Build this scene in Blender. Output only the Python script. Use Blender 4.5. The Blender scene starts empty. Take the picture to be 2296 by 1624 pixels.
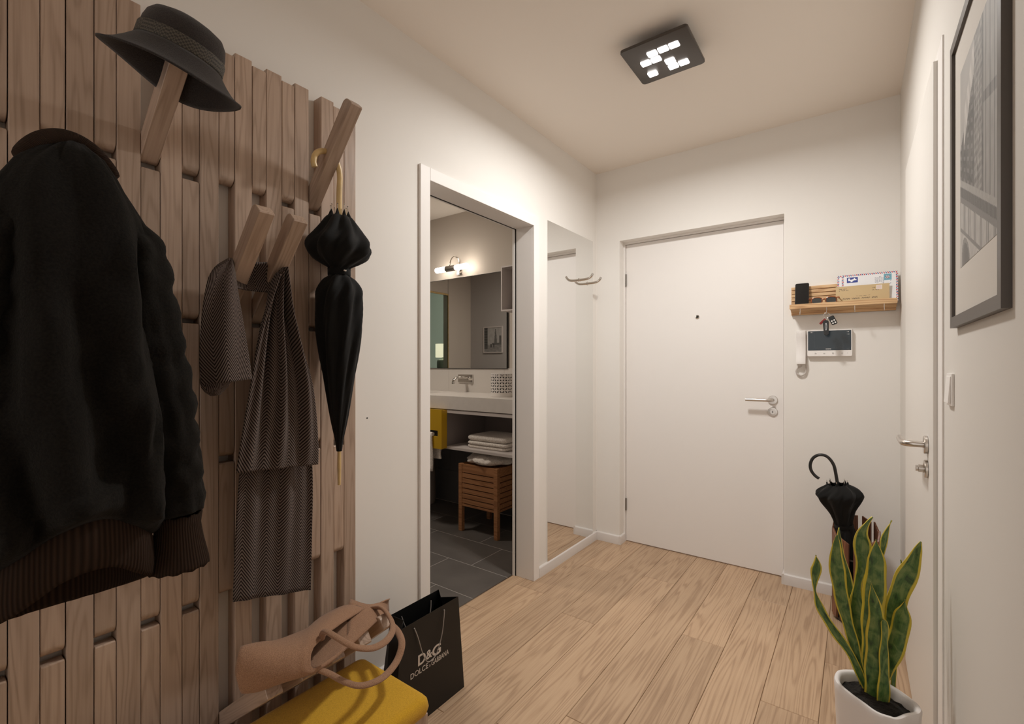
import bpy, bmesh, math, random
from mathutils import Vector, Matrix, noise
C = bpy.context.scene
COL = C.collection
random.seed(7)
PI = math.pi

# ---------------------------------------------------------------- camera, world, exposure
cam_d = bpy.data.cameras.new('camera'); cam = bpy.data.objects.new('camera', cam_d); COL.objects.link(cam)
cam_d.sensor_width = 36.0; cam_d.lens = 36.0 * 1051.45 / 2296.0
cam_d.shift_y = (820.44 - 812.0) / 2296.0
cam_d.clip_start = 0.02
cam.location = (1.4663, 0.0, 1.2108)
cam.rotation_euler = (PI / 2, 0, 0.6327)
C.camera = cam
W = bpy.data.worlds.new('world'); C.world = W; W.use_nodes = True
W.node_tree.nodes['Background'].inputs[0].default_value = (1.0, 0.95, 0.90, 1)
W.node_tree.nodes['Background'].inputs[1].default_value = 1.3
C.view_settings.view_transform = 'Standard'; C.view_settings.look = 'None'
C.view_settings.exposure = 0.0; C.view_settings.gamma = 1.0
C.view_settings.use_curve_mapping = False
try:
    C.cycles.max_bounces = 12; C.cycles.diffuse_bounces = 8; C.cycles.glossy_bounces = 6
    C.cycles.transmission_bounces = 8; C.cycles.sample_clamp_indirect = 6.0
except Exception:
    pass
LED_STRENGTH = 9.0
LED_WATTS = 2.42
TUBE_STRENGTH = 17.0
LED_COLOR = (1.0, 0.98, 0.942, 1)

# ---------------------------------------------------------------- helpers: objects
def _link(o): COL.objects.link(o); return o
def wl(o):
    v = Vector((0, 0, 0))
    while o is not None:
        v += o.location; o = o.parent
    return v
def tag(o, label=None, cat=None, group=None, kind=None):
    if label: o['label'] = label
    if cat: o['category'] = cat
    if group: o['group'] = group
    if kind: o['kind'] = kind
    return o
def thing(name, label, cat, loc=(0, 0, 0), rot=(0, 0, 0), group=None):
    o = _link(bpy.data.objects.new(name, None)); o.empty_display_size = 0.05
    o.location = loc; o.rotation_euler = rot
    return tag(o, label, cat, group)
class MB:
    """collects vertices and faces for ONE mesh object"""
    def __init__(s): s.v = []; s.f = []; s.m = []; s.uv = {}
    def add(s, vs, fs, mi=0):
        b = len(s.v); s.v += [tuple(p) for p in vs]
        for f in fs: s.f.append(tuple(i + b for i in f)); s.m.append(mi)
        return s
    def box(s, x0, x1, y0, y1, z0, z1, mi=0):
        return s.add([(x0,y0,z0),(x1,y0,z0),(x1,y1,z0),(x0,y1,z0),(x0,y0,z1),(x1,y0,z1),(x1,y1,z1),(x0,y1,z1)],
                     [(0,3,2,1),(4,5,6,7),(0,1,5,4),(1,2,6,5),(2,3,7,6),(3,0,4,7)], mi)
    def loft(s, rings, closed=True, cap0=True, cap1=True, mi=0):
        n = len(rings[0]); vs = [p for r in rings for p in r]; fs = []
        for i in range(len(rings) - 1):
            for j in range(n if closed else n - 1):
                k = (j + 1) % n
                fs.append((i*n+j, i*n+k, (i+1)*n+k, (i+1)*n+j))
        if cap0 and closed: fs.append(tuple(reversed(range(n))))
        if cap1 and closed: fs.append(tuple((len(rings)-1)*n + j for j in range(n)))
        return s.add(vs, fs, mi)
    def lathe(s, prof, n=32, c=(0,0,0), ax='z', cap0=False, cap1=False, mi=0):
        rings = []
        for r, h in prof:
            ring = []
            for j in range(n):
                a = 2*PI*j/n; u, w = r*math.cos(a), r*math.sin(a)
                p = {'z': (u, w, h), 'x': (h, u, w), 'y': (w, h, u)}[ax]
                ring.append((c[0]+p[0], c[1]+p[1], c[2]+p[2]))
            rings.append(ring)
        return s.loft(rings, True, cap0, cap1, mi)
    def tube(s, pts, r, n=10, caps=True, flat=1.0, up=(0,0,1), mi=0, closed=False):
        pts = [Vector(p) for p in pts]; N = len(pts)
        rs = r if isinstance(r, (list, tuple)) else [r]*N
        rings = []; prev = None
        for i, p in enumerate(pts):
            if closed: t = pts[(i+1) % N] - pts[i-1]
            else: t = pts[min(i+1, N-1)] - pts[max(i-1, 0)]
            t.normalize()
            if prev is None:
                u = Vector(up); u = u - t*u.dot(t)
                if u.length < 1e-4: u = Vector((1,0,0)) - t*t.x
            else: u = prev - t*prev.dot(t)
            u.normalize(); prev = u; w = t.cross(u)
            rings.append([tuple(p + (u*math.cos(2*PI*j/n)*flat + w*math.sin(2*PI*j/n))*rs[i]) for j in range(n)])
        if closed: rings.append(rings[0]); return s.loft(rings, True, False, False, mi)
        return s.loft(rings, True, caps, caps, mi)
    def prism(s, poly, axis, a, b, mi=0):
        n = len(poly)
        def P(q, h): return {'x': (h, q[0], q[1]), 'y': (q[0], h, q[1]), 'z': (q[0], q[1], h)}[axis]
        vs = [P(q, a) for q in poly] + [P(q, b) for q in poly]
        fs = [(j, (j+1) % n, n+(j+1) % n, n+j) for j in range(n)] + [tuple(reversed(range(n))), tuple(range(n, 2*n))]
        return s.add(vs, fs, mi)
    def build(s, name, mats, parent=None, world=True, smooth=False, bevel=0, seg=2, sub=0, solid=0, loc=None, recalc=True, angle=40, soff=0.0):
        me = bpy.data.meshes.new(name); me.from_pydata(s.v, [], s.f)
        mats = mats if isinstance(mats, (list, tuple)) else [mats]
        for m in mats: me.materials.append(m)
        for p, mi in zip(me.polygons, s.m): p.material_index = mi
        if recalc:
            bm = bmesh.new(); bm.from_mesh(me)
            bmesh.ops.recalc_face_normals(bm, faces=bm.faces); bm.to_mesh(me); bm.free()
        if smooth:
            for p in me.polygons: p.use_smooth = True
            if smooth == 'auto':
                try: me.set_sharp_from_angle(angle=math.radians(angle))
                except Exception: pass
        o = _link(bpy.data.objects.new(name, me))
        if parent is not None:
            o.parent = parent
            o.location = (-wl(parent)) if world else (0, 0, 0)
        elif loc is not None:
            o.location = loc
        if bevel:
            b = o.modifiers.new('bevel', 'BEVEL'); b.width = bevel; b.segments = seg; b.limit_method = 'ANGLE'; b.angle_limit = math.radians(35)
        if sub:
            b = o.modifiers.new('sub', 'SUBSURF'); b.levels = sub; b.render_levels = sub
        if solid:
            b = o.modifiers.new('solid', 'SOLIDIFY'); b.thickness = solid; b.offset = soff
        return o
def B(x0, x1, y0, y1, z0, z1): return MB().box(x0, x1, y0, y1, z0, z1)
def setuv(o, fn):
    """fn(vertex index, co) -> (u, v)"""
    me = o.data; l = me.uv_layers.new(name='UVMap')
    for lp in me.loops:
        l.data[lp.index].uv = fn(lp.vertex_index, me.vertices[lp.vertex_index].co)
def catmull(pts, n=8, closed=False):
    P = [Vector(p) for p in pts]; N = len(P); out = []
    rng = N if closed else N - 1
    for i in range(rng):
        p0 = P[(i-1) % N] if closed or i > 0 else P[0]*2 - P[1]
        p1 = P[i]; p2 = P[(i+1) % N]
        p3 = P[(i+2) % N] if closed or i+2 < N else P[-1]*2 - P[-2]
        for j in range(n):
            t = j/n
            out.append(0.5*((2*p1) + (p2-p0)*t + (2*p0-5*p1+4*p2-p3)*t*t + (3*p1-p0-3*p2+p3)*t**3))
    if not closed: out.append(P[-1])
    return out
def lerp(a, b, t): return a + (b-a)*t
def interp(tab, x):
    """tab: list of (x, y...) ascending x"""
    if x <= tab[0][0]: return tab[0][1:]
    for a, b in zip(tab, tab[1:]):
        if x <= b[0]:
            t = (x-a[0])/(b[0]-a[0]); return tuple(lerp(p, q, t) for p, q in zip(a[1:], b[1:]))
    return tab[-1][1:]
def nz(x, y, z, s=1.0): return noise.noise(Vector((x*s, y*s, z*s)))

# ---------------------------------------------------------------- helpers: materials
def _mat(name):
    m = bpy.data.materials.new(name); m.use_nodes = True
    nt = m.node_tree; return m, nt, nt.nodes['Principled BSDF']
def N(nt, t, **kw):
    n = nt.nodes.new(t)
    for k, v in kw.items():
        if k.startswith('i_'):
            key = k[2:]; n.inputs[int(key) if key.isdigit() else key].default_value = v
        else: setattr(n, k, v)
    return n
def L(nt, a, b): nt.links.new(a, b)
def ramp(nt, fac, stops):
    r = N(nt, 'ShaderNodeValToRGB'); e = r.color_ramp.elements
    while len(e) < len(stops): e.new(0.5)
    for el, (p, c) in zip(e, stops): el.position = p; el.color = (c[0], c[1], c[2], 1)
    L(nt, fac, r.inputs[0]); return r.outputs[0]
def math_(nt, op, a, b=None, c=None):
    n = N(nt, 'ShaderNodeMath', operation=op)
    for i, v in enumerate((a, b, c)):
        if v is None: continue
        if isinstance(v, (int, float)): n.inputs[i].default_value = v
        else: L(nt, v, n.inputs[i])
    return n.outputs[0]
def bump(nt, bsdf, h, strength=0.2, dist=0.01):
    b = N(nt, 'ShaderNodeBump', i_Strength=strength, i_Distance=dist)
    L(nt, h, b.inputs['Height']); L(nt, b.outputs[0], bsdf.inputs['Normal'])
def plain(name, col, rough=0.5, metal=0.0, bscale=0, bstr=0.1, bdist=0.002, spec=0.5, var=0.0, vscale=6, coat=0):
    m, nt, b = _mat(name)
    b.inputs['Base Color'].default_value = (*col, 1); b.inputs['Roughness'].default_value = rough
    b.inputs['Metallic'].default_value = metal; b.inputs['Specular IOR Level'].default_value = spec
    if coat: b.inputs['Coat Weight'].default_value = coat; b.inputs['Coat Roughness'].default_value = 0.05
    if var or bscale: tc = N(nt, 'ShaderNodeTexCoord')
    if var:
        n = N(nt, 'ShaderNodeTexNoise', i_Scale=vscale, i_Detail=5.0); L(nt, tc.outputs['Object'], n.inputs['Vector'])
        L(nt, ramp(nt, n.outputs[0], [(0.3, tuple(c*(1-var) for c in col)), (0.7, tuple(min(1, c*(1+var)) for c in col))]), b.inputs['Base Color'])
    if bscale:
        n = N(nt, 'ShaderNodeTexNoise', i_Scale=bscale, i_Detail=4.0); L(nt, tc.outputs['Object'], n.inputs['Vector'])
        bump(nt, b, n.outputs[0], bstr, bdist)
    return m
def emit(name, col, s):
    m, nt, b = _mat(name)
    b.inputs['Base Color'].default_value = (1, 1, 1, 1)
    b.inputs['Emission Color'].default_value = col; b.inputs['Emission Strength'].default_value = s
    return m
def fabric(name, col, col2, scale=400, rough=0.95, sheen=0.2, strength=0.4):
    m, nt, b = _mat(name); tc = N(nt, 'ShaderNodeTexCoord')
    n = N(nt, 'ShaderNodeTexNoise', i_Scale=float(scale), i_Detail=3.0); L(nt, tc.outputs['Object'], n.inputs['Vector'])
    L(nt, ramp(nt, n.outputs[0], [(0.3, col), (0.7, col2)]), b.inputs['Base Color'])
    b.inputs['Roughness'].default_value = rough; b.inputs['Specular IOR Level'].default_value = 0.15
    b.inputs['Sheen Weight'].default_value = sheen; b.inputs['Sheen Roughness'].default_value = 0.6
    bump(nt, b, n.outputs[0], strength, 0.002); return m
def wood(name, light, mid, dark, axis='z', freq=1.0, rough=0.5, uv=False, rnd='object', tint=0.12, pore=0.35, spec=0.4, lw=0.38, k=75.0, lf=1.0):
    """grain that runs along one axis; contour lines of a stretched noise give the cathedral figure"""
    m, nt, b = _mat(name); tc = N(nt, 'ShaderNodeTexCoord')
    src = tc.outputs['UV' if uv else 'Object']
    if rnd == 'object':
        rv = N(nt, 'ShaderNodeObjectInfo').outputs['Random']
    else:
        rv = N(nt, 'ShaderNodeAttribute', attribute_name='rnd').outputs['Fac']
    off = N(nt, 'ShaderNodeVectorMath', operation='SCALE'); off.inputs[0].default_value = (17.3, 9.1, 23.7)
    L(nt, math_(nt, 'MULTIPLY', rv, 10.0), off.inputs['Scale'])
    add = N(nt, 'ShaderNodeVectorMath', operation='ADD'); L(nt, src, add.inputs[0]); L(nt, off.outputs[0], add.inputs[1])
    a, l = 9.0*freq, 0.75*freq*lf
    sc = {'z': (a, a, l), 'y': (a, l, a), 'x': (l, a, a)}[axis]
    mp = N(nt, 'ShaderNodeMapping'); mp.inputs['Scale'].default_value = sc; L(nt, add.outputs[0], mp.inputs[0])
    n1 = N(nt, 'ShaderNodeTexNoise', i_Scale=1.0, i_Detail=2.0, i_Distortion=0.25); L(nt, mp.outputs[0], n1.inputs[0])
    lines = math_(nt, 'SINE', math_(nt, 'MULTIPLY', n1.outputs[0], k))
    lines = math_(nt, 'MULTIPLY_ADD', lines, 0.5, 0.5)
    lines = math_(nt, 'POWER', lines, 2.2)
    sc2 = {'z': (260, 260, 7), 'y': (260, 7, 260), 'x': (7, 260, 260)}[axis]
    mp2 = N(nt, 'ShaderNodeMapping'); mp2.inputs['Scale'].default_value = sc2; L(nt, add.outputs[0], mp2.inputs[0])
    n2 = N(nt, 'ShaderNodeTexNoise', i_Scale=1.0, i_Detail=2.0); L(nt, mp2.outputs[0], n2.inputs[0])
    n3 = N(nt, 'ShaderNodeTexNoise', i_Scale=3.0*freq, i_Detail=3.0); L(nt, add.outputs[0], n3.inputs[0])
    f = math_(nt, 'MULTIPLY_ADD', n2.outputs[0], pore, math_(nt, 'MULTIPLY', lines, lw))
    f = math_(nt, 'MULTIPLY_ADD', n3.outputs[0], 0.3, f)
    col = ramp(nt, f, [(0.18, light), (0.48, mid), (0.85, dark)])
    hs = N(nt, 'ShaderNodeHueSaturation'); L(nt, col, hs.inputs['Color'])
    L(nt, math_(nt, 'MULTIPLY_ADD', rv, 2*tint, 1-tint), hs.inputs['Value'])
    L(nt, hs.outputs[0], b.inputs['Base Color'])
    b.inputs['Roughness'].default_value = rough; b.inputs['Specular IOR Level'].default_value = spec
    bump(nt, b, f, 0.12, 0.002); return m
def painted_mat(name, rough=0.6, spec=0.3):
    m, nt, b = _mat(name); a = N(nt, 'ShaderNodeVertexColor', layer_name='ink')
    L(nt, a.outputs[0], b.inputs['Base Color']); b.inputs['Roughness'].default_value = rough
    b.inputs['Specular IOR Level'].default_value = spec; return m
def painted(name, o, ux, vy, w, h, nx, ny, fn, mat, parent, world=True):
    """flat printed sheet: a grid with one ink colour per face; fn(u, v) in metres from the lower left corner"""
    o, ux, vy = Vector(o), Vector(ux), Vector(vy); mb = MB()
    vs = [tuple(o + ux*(w*i/nx) + vy*(h*j/ny)) for j in range(ny+1) for i in range(nx+1)]
    fs = []; cols = []
    for j in range(ny):
        for i in range(nx):
            fs.append((j*(nx+1)+i, j*(nx+1)+i+1, (j+1)*(nx+1)+i+1, (j+1)*(nx+1)+i)); cols.append(fn((i+.5)*w/nx, (j+.5)*h/ny))
    mb.add(vs, fs); ob = mb.build(name, mat, parent, world, recalc=False)
    ca = ob.data.color_attributes.new('ink', 'FLOAT_COLOR', 'CORNER')
    for p in ob.data.polygons:
        for li in p.loop_indices: ca.data[li].color = (*cols[p.index], 1)
    return ob
def text_mesh(body, size, origin, ux, vy, depth=0.0004, bold=0.0, spacing=1.0, scalex=1.0):
    cu = bpy.data.curves.new('lettering', 'FONT'); cu.body = body; cu.size = size; cu.extrude = depth
    cu.offset = bold; cu.space_character = spacing
    t = bpy.data.objects.new('lettering', cu); COL.objects.link(t)
    dg = bpy.context.evaluated_depsgraph_get(); dg.update()
    me = bpy.data.meshes.new_from_object(t.evaluated_get(dg))
    bpy.data.objects.remove(t)
    ux, vy = Vector(ux), Vector(vy); nn = ux.cross(vy)
    vs = [tuple(Vector(origin) + ux*v.co.x*scalex + vy*v.co.y + nn*v.co.z) for v in me.vertices]
    return vs, [tuple(p.vertices) for p in me.polygons]

# ---------------------------------------------------------------- materials
M = {}
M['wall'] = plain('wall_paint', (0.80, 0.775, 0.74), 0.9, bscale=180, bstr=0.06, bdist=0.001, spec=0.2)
M['wall_vignetted'] = plain('wall_paint_vignetted', (0.70, 0.67, 0.63), 0.9, bscale=180, bstr=0.06, bdist=0.001, spec=0.2)  # wall paint toned down: vignetting on the right is put into the colour
M['ceil'] = plain('ceiling_paint', (0.86, 0.80, 0.735), 0.95, bscale=150, bstr=0.05, bdist=0.001, spec=0.1)
M['white'] = plain('white_lacquer', (0.83, 0.80, 0.775), 0.45, spec=0.4)
M['base'] = plain('baseboard_lacquer', (0.70, 0.665, 0.64), 0.35, spec=0.5)
M['floor'] = wood('oak_planks', (0.56, 0.395, 0.258), (0.465, 0.315, 0.20), (0.295, 0.183, 0.11), 'y', 1.5, 0.42, rnd='attr', tint=0.12, pore=0.42, lw=0.27, k=90.0, lf=0.55)
M['slat'] = wood('ash_slats', (0.49, 0.365, 0.285), (0.42, 0.305, 0.232), (0.26, 0.18, 0.13), 'z', 1.6, 0.35, tint=0.10, pore=0.42, lw=0.24)
M['shelfwood'] = wood('oak_shelf', (0.72, 0.50, 0.28), (0.60, 0.38, 0.20), (0.40, 0.22, 0.10), 'x', 1.6, 0.5, tint=0.03)
M['stoolwood'] = wood('teak', (0.40, 0.19, 0.085), (0.33, 0.15, 0.065), (0.22, 0.095, 0.04), 'x', 1.2, 0.45, tint=0.03)
M['walnut'] = wood('walnut', (0.26, 0.11, 0.06), (0.19, 0.078, 0.042), (0.10, 0.04, 0.022), 'z', 1.5, 0.4, tint=0.08)
M['bamboo'] = plain('bamboo', (0.62, 0.44, 0.20), 0.35, var=0.15, vscale=30)
M['steel'] = plain('brushed_steel', (0.62, 0.58, 0.54), 0.28, metal=1.0)
M['chrome'] = plain('chrome', (0.8, 0.78, 0.75), 0.06, metal=1.0)
M['mirror'] = plain('mirror_glass', (0.88, 0.88, 0.87), 0.0, metal=1.0)
M['black'] = plain('black_plastic', (0.012, 0.012, 0.012), 0.3)
M['seal'] = plain('dark_seal', (0.02, 0.018, 0.016), 0.8)
M['jacket'] = fabric('dark_jacket_cloth', (0.0042, 0.0036, 0.0027), (0.0105, 0.0088, 0.0065), 260, 1.0, 0.03, 0.5)
M['umbcloth'] = fabric('umbrella_cloth', (0.004, 0.004, 0.004), (0.009, 0.0085, 0.008), 700, 0.8, 0.05, 0.15)
M['hat'] = fabric('dark_felt', (0.016, 0.013, 0.012), (0.038, 0.030, 0.027), 450, 1.0, 0.15, 0.5)
M['mustard'] = fabric('mustard_felt', (0.48, 0.265, 0.014), (0.66, 0.38, 0.026), 500, 1.0, 0.12, 0.35)
M['bagfelt'] = fabric('brown_felt', (0.22, 0.115, 0.066), (0.40, 0.235, 0.145), 620, 1.0, 0.12, 0.4)
M['towel'] = fabric('terry_towel', (0.50, 0.45, 0.41), (0.84, 0.78, 0.72), 160, 1.0, 0.2, 0.9)
M['paperbag'] = plain('black_paper', (0.006, 0.006, 0.006), 0.42, spec=0.35)
M['silver'] = plain('silver_print', (0.66, 0.62, 0.58), 0.35, metal=0.25)
M['cord'] = plain('grey_cord', (0.36, 0.32, 0.29), 0.6, bscale=900, bstr=0.6)
M['lampplate'] = plain('lamp_plate', (0.085, 0.075, 0.068), 0.34, metal=0.55)
M['led'] = emit('led_panel', LED_COLOR, LED_STRENGTH)
M['tube'] = emit('lit_opal_tube', (1.0, 0.90, 0.78, 1), TUBE_STRENGTH)
M['ceramic'] = plain('white_ceramic', (0.78, 0.75, 0.74), 0.28, spec=0.5)
M['soil'] = plain('potting_soil', (0.012, 0.009, 0.007), 1.0, bscale=120, bstr=1.0, bdist=0.01, var=0.5, vscale=90)
M['ink'] = painted_mat('printed_sheet')
M['phone'] = plain('phone_glass', (0.008, 0.008, 0.008), 0.12)
M['screen'] = plain('intercom_screen', (0.018, 0.028, 0.036), 0.18)
M['plastic'] = plain('white_plastic', (0.82, 0.79, 0.765), 0.3)
M['frameb'] = plain('picture_frame_grey', (0.075, 0.062, 0.052), 0.4)
M['mat'] = plain('passe_partout', (0.62, 0.58, 0.53), 0.8)
M['stone'] = plain('washbasin_stone', (0.66, 0.62, 0.585), 0.35, var=0.03, vscale=20)
M['cab'] = plain('cabinet_grey', (0.56, 0.51, 0.49), 0.5)
M['cabin'] = plain('cabinet_inside', (0.24, 0.21, 0.205), 0.6)
M['yellow'] = plain('yellow_front', (0.52, 0.31, 0.012), 0.35)
M['dtile'] = plain('dark_floor_tile', (0.088, 0.077, 0.069), 0.5, var=0.16, vscale=5, bscale=60, bstr=0.1)
M['grout'] = plain('grout', (0.34, 0.31, 0.285), 0.9)
M['dwall'] = plain('dark_wall_tile', (0.085, 0.08, 0.082), 0.45, var=0.08, vscale=4)
M['ltile'] = plain('light_wall_tile', (0.62, 0.58, 0.54), 0.35)
M['bathwall'] = plain('bath_paint', (0.56, 0.50, 0.44), 0.9, bscale=150, bstr=0.05)
M['bathgrey'] = plain('bath_grey_paint', (0.40, 0.375, 0.36), 0.9)
M['green'] = plain('green_grey_paint', (0.24, 0.275, 0.23), 0.9)
def _herring():
    m, nt, b = _mat('herringbone_wool'); tc = N(nt, 'ShaderNodeTexCoord')
    sp = N(nt, 'ShaderNodeSeparateXYZ'); L(nt, tc.outputs['UV'], sp.inputs[0])
    u, v = sp.outputs[0], sp.outputs[1]
    nn = N(nt, 'ShaderNodeTexNoise', i_Scale=60.0); L(nt, tc.outputs['UV'], nn.inputs[0])
    zig = math_(nt, 'PINGPONG', u, 0.034)
    s = math_(nt, 'ADD', v, math_(nt, 'MULTIPLY', zig, 1.4))
    s = math_(nt, 'MULTIPLY_ADD', nn.outputs[0], 0.0012, s)
    st = math_(nt, 'FRACT', math_(nt, 'DIVIDE', s, 0.0096))
    n2 = N(nt, 'ShaderNodeTexNoise', i_Scale=900.0); L(nt, tc.outputs['UV'], n2.inputs[0])
    f = math_(nt, 'MULTIPLY_ADD', n2.outputs[0], 0.35, math_(nt, 'PINGPONG', math_(nt, 'MULTIPLY', st, 2.0), 1.0))
    L(nt, ramp(nt, f, [(0.50, (0.010, 0.006, 0.005)), (0.80, (0.165, 0.126, 0.11))]), b.inputs['Base Color'])
    b.inputs['Roughness'].default_value = 1.0; b.inputs['Specular IOR Level'].default_value = 0.1; b.inputs['Sheen Weight'].default_value = 0.1
    bump(nt, b, f, 0.3, 0.001); return m
M['herring'] = _herring()
def _rib():
    m, nt, b = _mat('brown_rib_knit'); tc = N(nt, 'ShaderNodeTexCoord')
    sp = N(nt, 'ShaderNodeSeparateXYZ'); L(nt, tc.outputs['UV'], sp.inputs[0])
    s = math_(nt, 'MULTIPLY_ADD', math_(nt, 'SINE', math_(nt, 'MULTIPLY', sp.outputs[0], 2*PI*110)), 0.5, 0.5)
    L(nt, ramp(nt, s, [(0.0, (0.018, 0.011, 0.0075)), (1.0, (0.036, 0.022, 0.015))]), b.inputs['Base Color'])
    b.inputs['Roughness'].default_value = 1.0; b.inputs['Specular IOR Level'].default_value = 0.1
    bump(nt, b, s, 0.5, 0.002); return m
M['rib'] = _rib()
def _leaf():
    m, nt, b = _mat('snake_plant_leaf'); tc = N(nt, 'ShaderNodeTexCoord')
    sp = N(nt, 'ShaderNodeSeparateXYZ'); L(nt, tc.outputs['UV'], sp.inputs[0])
    mp = N(nt, 'ShaderNodeMapping'); mp.inputs['Scale'].default_value = (2.2, 38.0, 1); L(nt, tc.outputs['UV'], mp.inputs[0])
    n = N(nt, 'ShaderNodeTexNoise', i_Scale=1.0, i_Detail=4.0, i_Distortion=0.6); L(nt, mp.outputs[0], n.inputs[0])
    mp2 = N(nt, 'ShaderNodeMapping'); mp2.inputs['Scale'].default_value = (30.0, 22.0, 1); L(nt, tc.outputs['UV'], mp2.inputs[0])
    n2 = N(nt, 'ShaderNodeTexNoise', i_Scale=1.0, i_Detail=3.0); L(nt, mp2.outputs[0], n2.inputs[0])
    g = ramp(nt, math_(nt, 'MULTIPLY_ADD', n2.outputs[0], 0.25, math_(nt, 'MULTIPLY', n.outputs[0], 0.85)), [(0.36, (0.018, 0.042, 0.014)), (0.50, (0.06, 0.13, 0.03)), (0.68, (0.17, 0.23, 0.07))])
    e = math_(nt, 'ABSOLUTE', math_(nt, 'SUBTRACT', sp.outputs[0], 0.5))
    e = math_(nt, 'MULTIPLY_ADD', math_(nt, 'SUBTRACT', n2.outputs[0], 0.5), 0.10, e)
    k = ramp(nt, e, [(0.365, (0, 0, 0)), (0.40, (1, 1, 1))])
    mx = N(nt, 'ShaderNodeMix', data_type='RGBA'); L(nt, k, mx.inputs['Factor']); L(nt, g, mx.inputs['A'])
    mx.inputs['B'].default_value = (0.62, 0.49, 0.05, 1)
    L(nt, mx.outputs['Result'], b.inputs['Base Color']); b.inputs['Roughness'].default_value = 0.38
    bump(nt, b, n2.outputs[0], 0.1, 0.002); return m
M['leaf'] = _leaf()
def _glass():
    m, nt, b = _mat('clear_glass'); b.inputs['Base Color'].default_value = (0.85, 0.95, 0.9, 1)
    b.inputs['Roughness'].default_value = 0.0; b.inputs['Transmission Weight'].default_value = 1.0; b.inputs['IOR'].default_value = 1.1
    return m
M['glass'] = _glass()
M['shade'] = emit('lit_lamp_shade', (1.0, 0.86, 0.62, 1), 0.9)
M['redtag'] = plain('red_leather', (0.22, 0.012, 0.012), 0.5)
M['tortoise'] = plain('tortoise_acetate', (0.26, 0.075, 0.025), 0.2, var=0.6, vscale=120)
M['lens'] = plain('dark_lens', (0.02, 0.018, 0.012), 0.08)
M['cable'] = plain('coiled_cable', (0.66, 0.61, 0.57), 0.5)
# measured outlines, in metres
JT=[[0.211,1.623],[0.249,1.599],[0.283,1.552],[0.32,1.5],[0.339,1.449],[0.347,1.322],[0.348,1.184],[0.35,1.045],[0.353,0.952],[0.343,0.88]]
JH=[[0.127,0.872],[0.199,0.892],[0.335,0.841],[0.127,0.797],[0.226,0.842],[0.335,0.778],[0.176,0.78]]
JS=[[0.273,1.506,0.0253],[0.299,1.448,0.0475],[0.317,1.369,0.0508],[0.331,1.273,0.0515],[0.344,1.175,0.052],[0.357,1.066,0.0526],[0.369,0.973,0.0532],[0.376,0.907,0.0461],[0.376,0.87,0.0387],[0.377,0.833,0.0461],[0.378,0.796,0.0536]]
SF=[[0.664,1.463,0.681,1.488],[0.634,1.37,0.706,1.377],[0.619,1.308,0.73,1.308],[0.608,1.247,0.755,1.238],[0.596,1.164,0.778,1.158],[0.585,1.081,0.791,1.064],[0.574,1.0,0.798,0.969],[0.566,0.928,0.799,0.912]]
SB=[[0.661,1.413,0.699,1.444],[0.63,1.286,0.739,1.291],[0.606,1.114,0.781,1.103],[0.586,0.922,0.798,0.883],[0.577,0.757,0.797,0.692],[0.572,0.577,0.794,0.524]]
SL=[[0.531,1.481,0.538,1.484],[0.498,1.451,0.548,1.45],[0.48,1.407,0.555,1.406],[0.47,1.319,0.567,1.327],[0.467,1.233,0.578,1.246],[0.471,1.166,0.586,1.176]]
SM=[[0.556,1.485],[0.601,1.496],[0.646,1.499],[0.585,1.418],[0.612,1.415],[0.648,1.416]]
S3=[[0.472,1.159],[0.498,1.136],[0.514,1.14],[0.526,1.164]]
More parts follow.
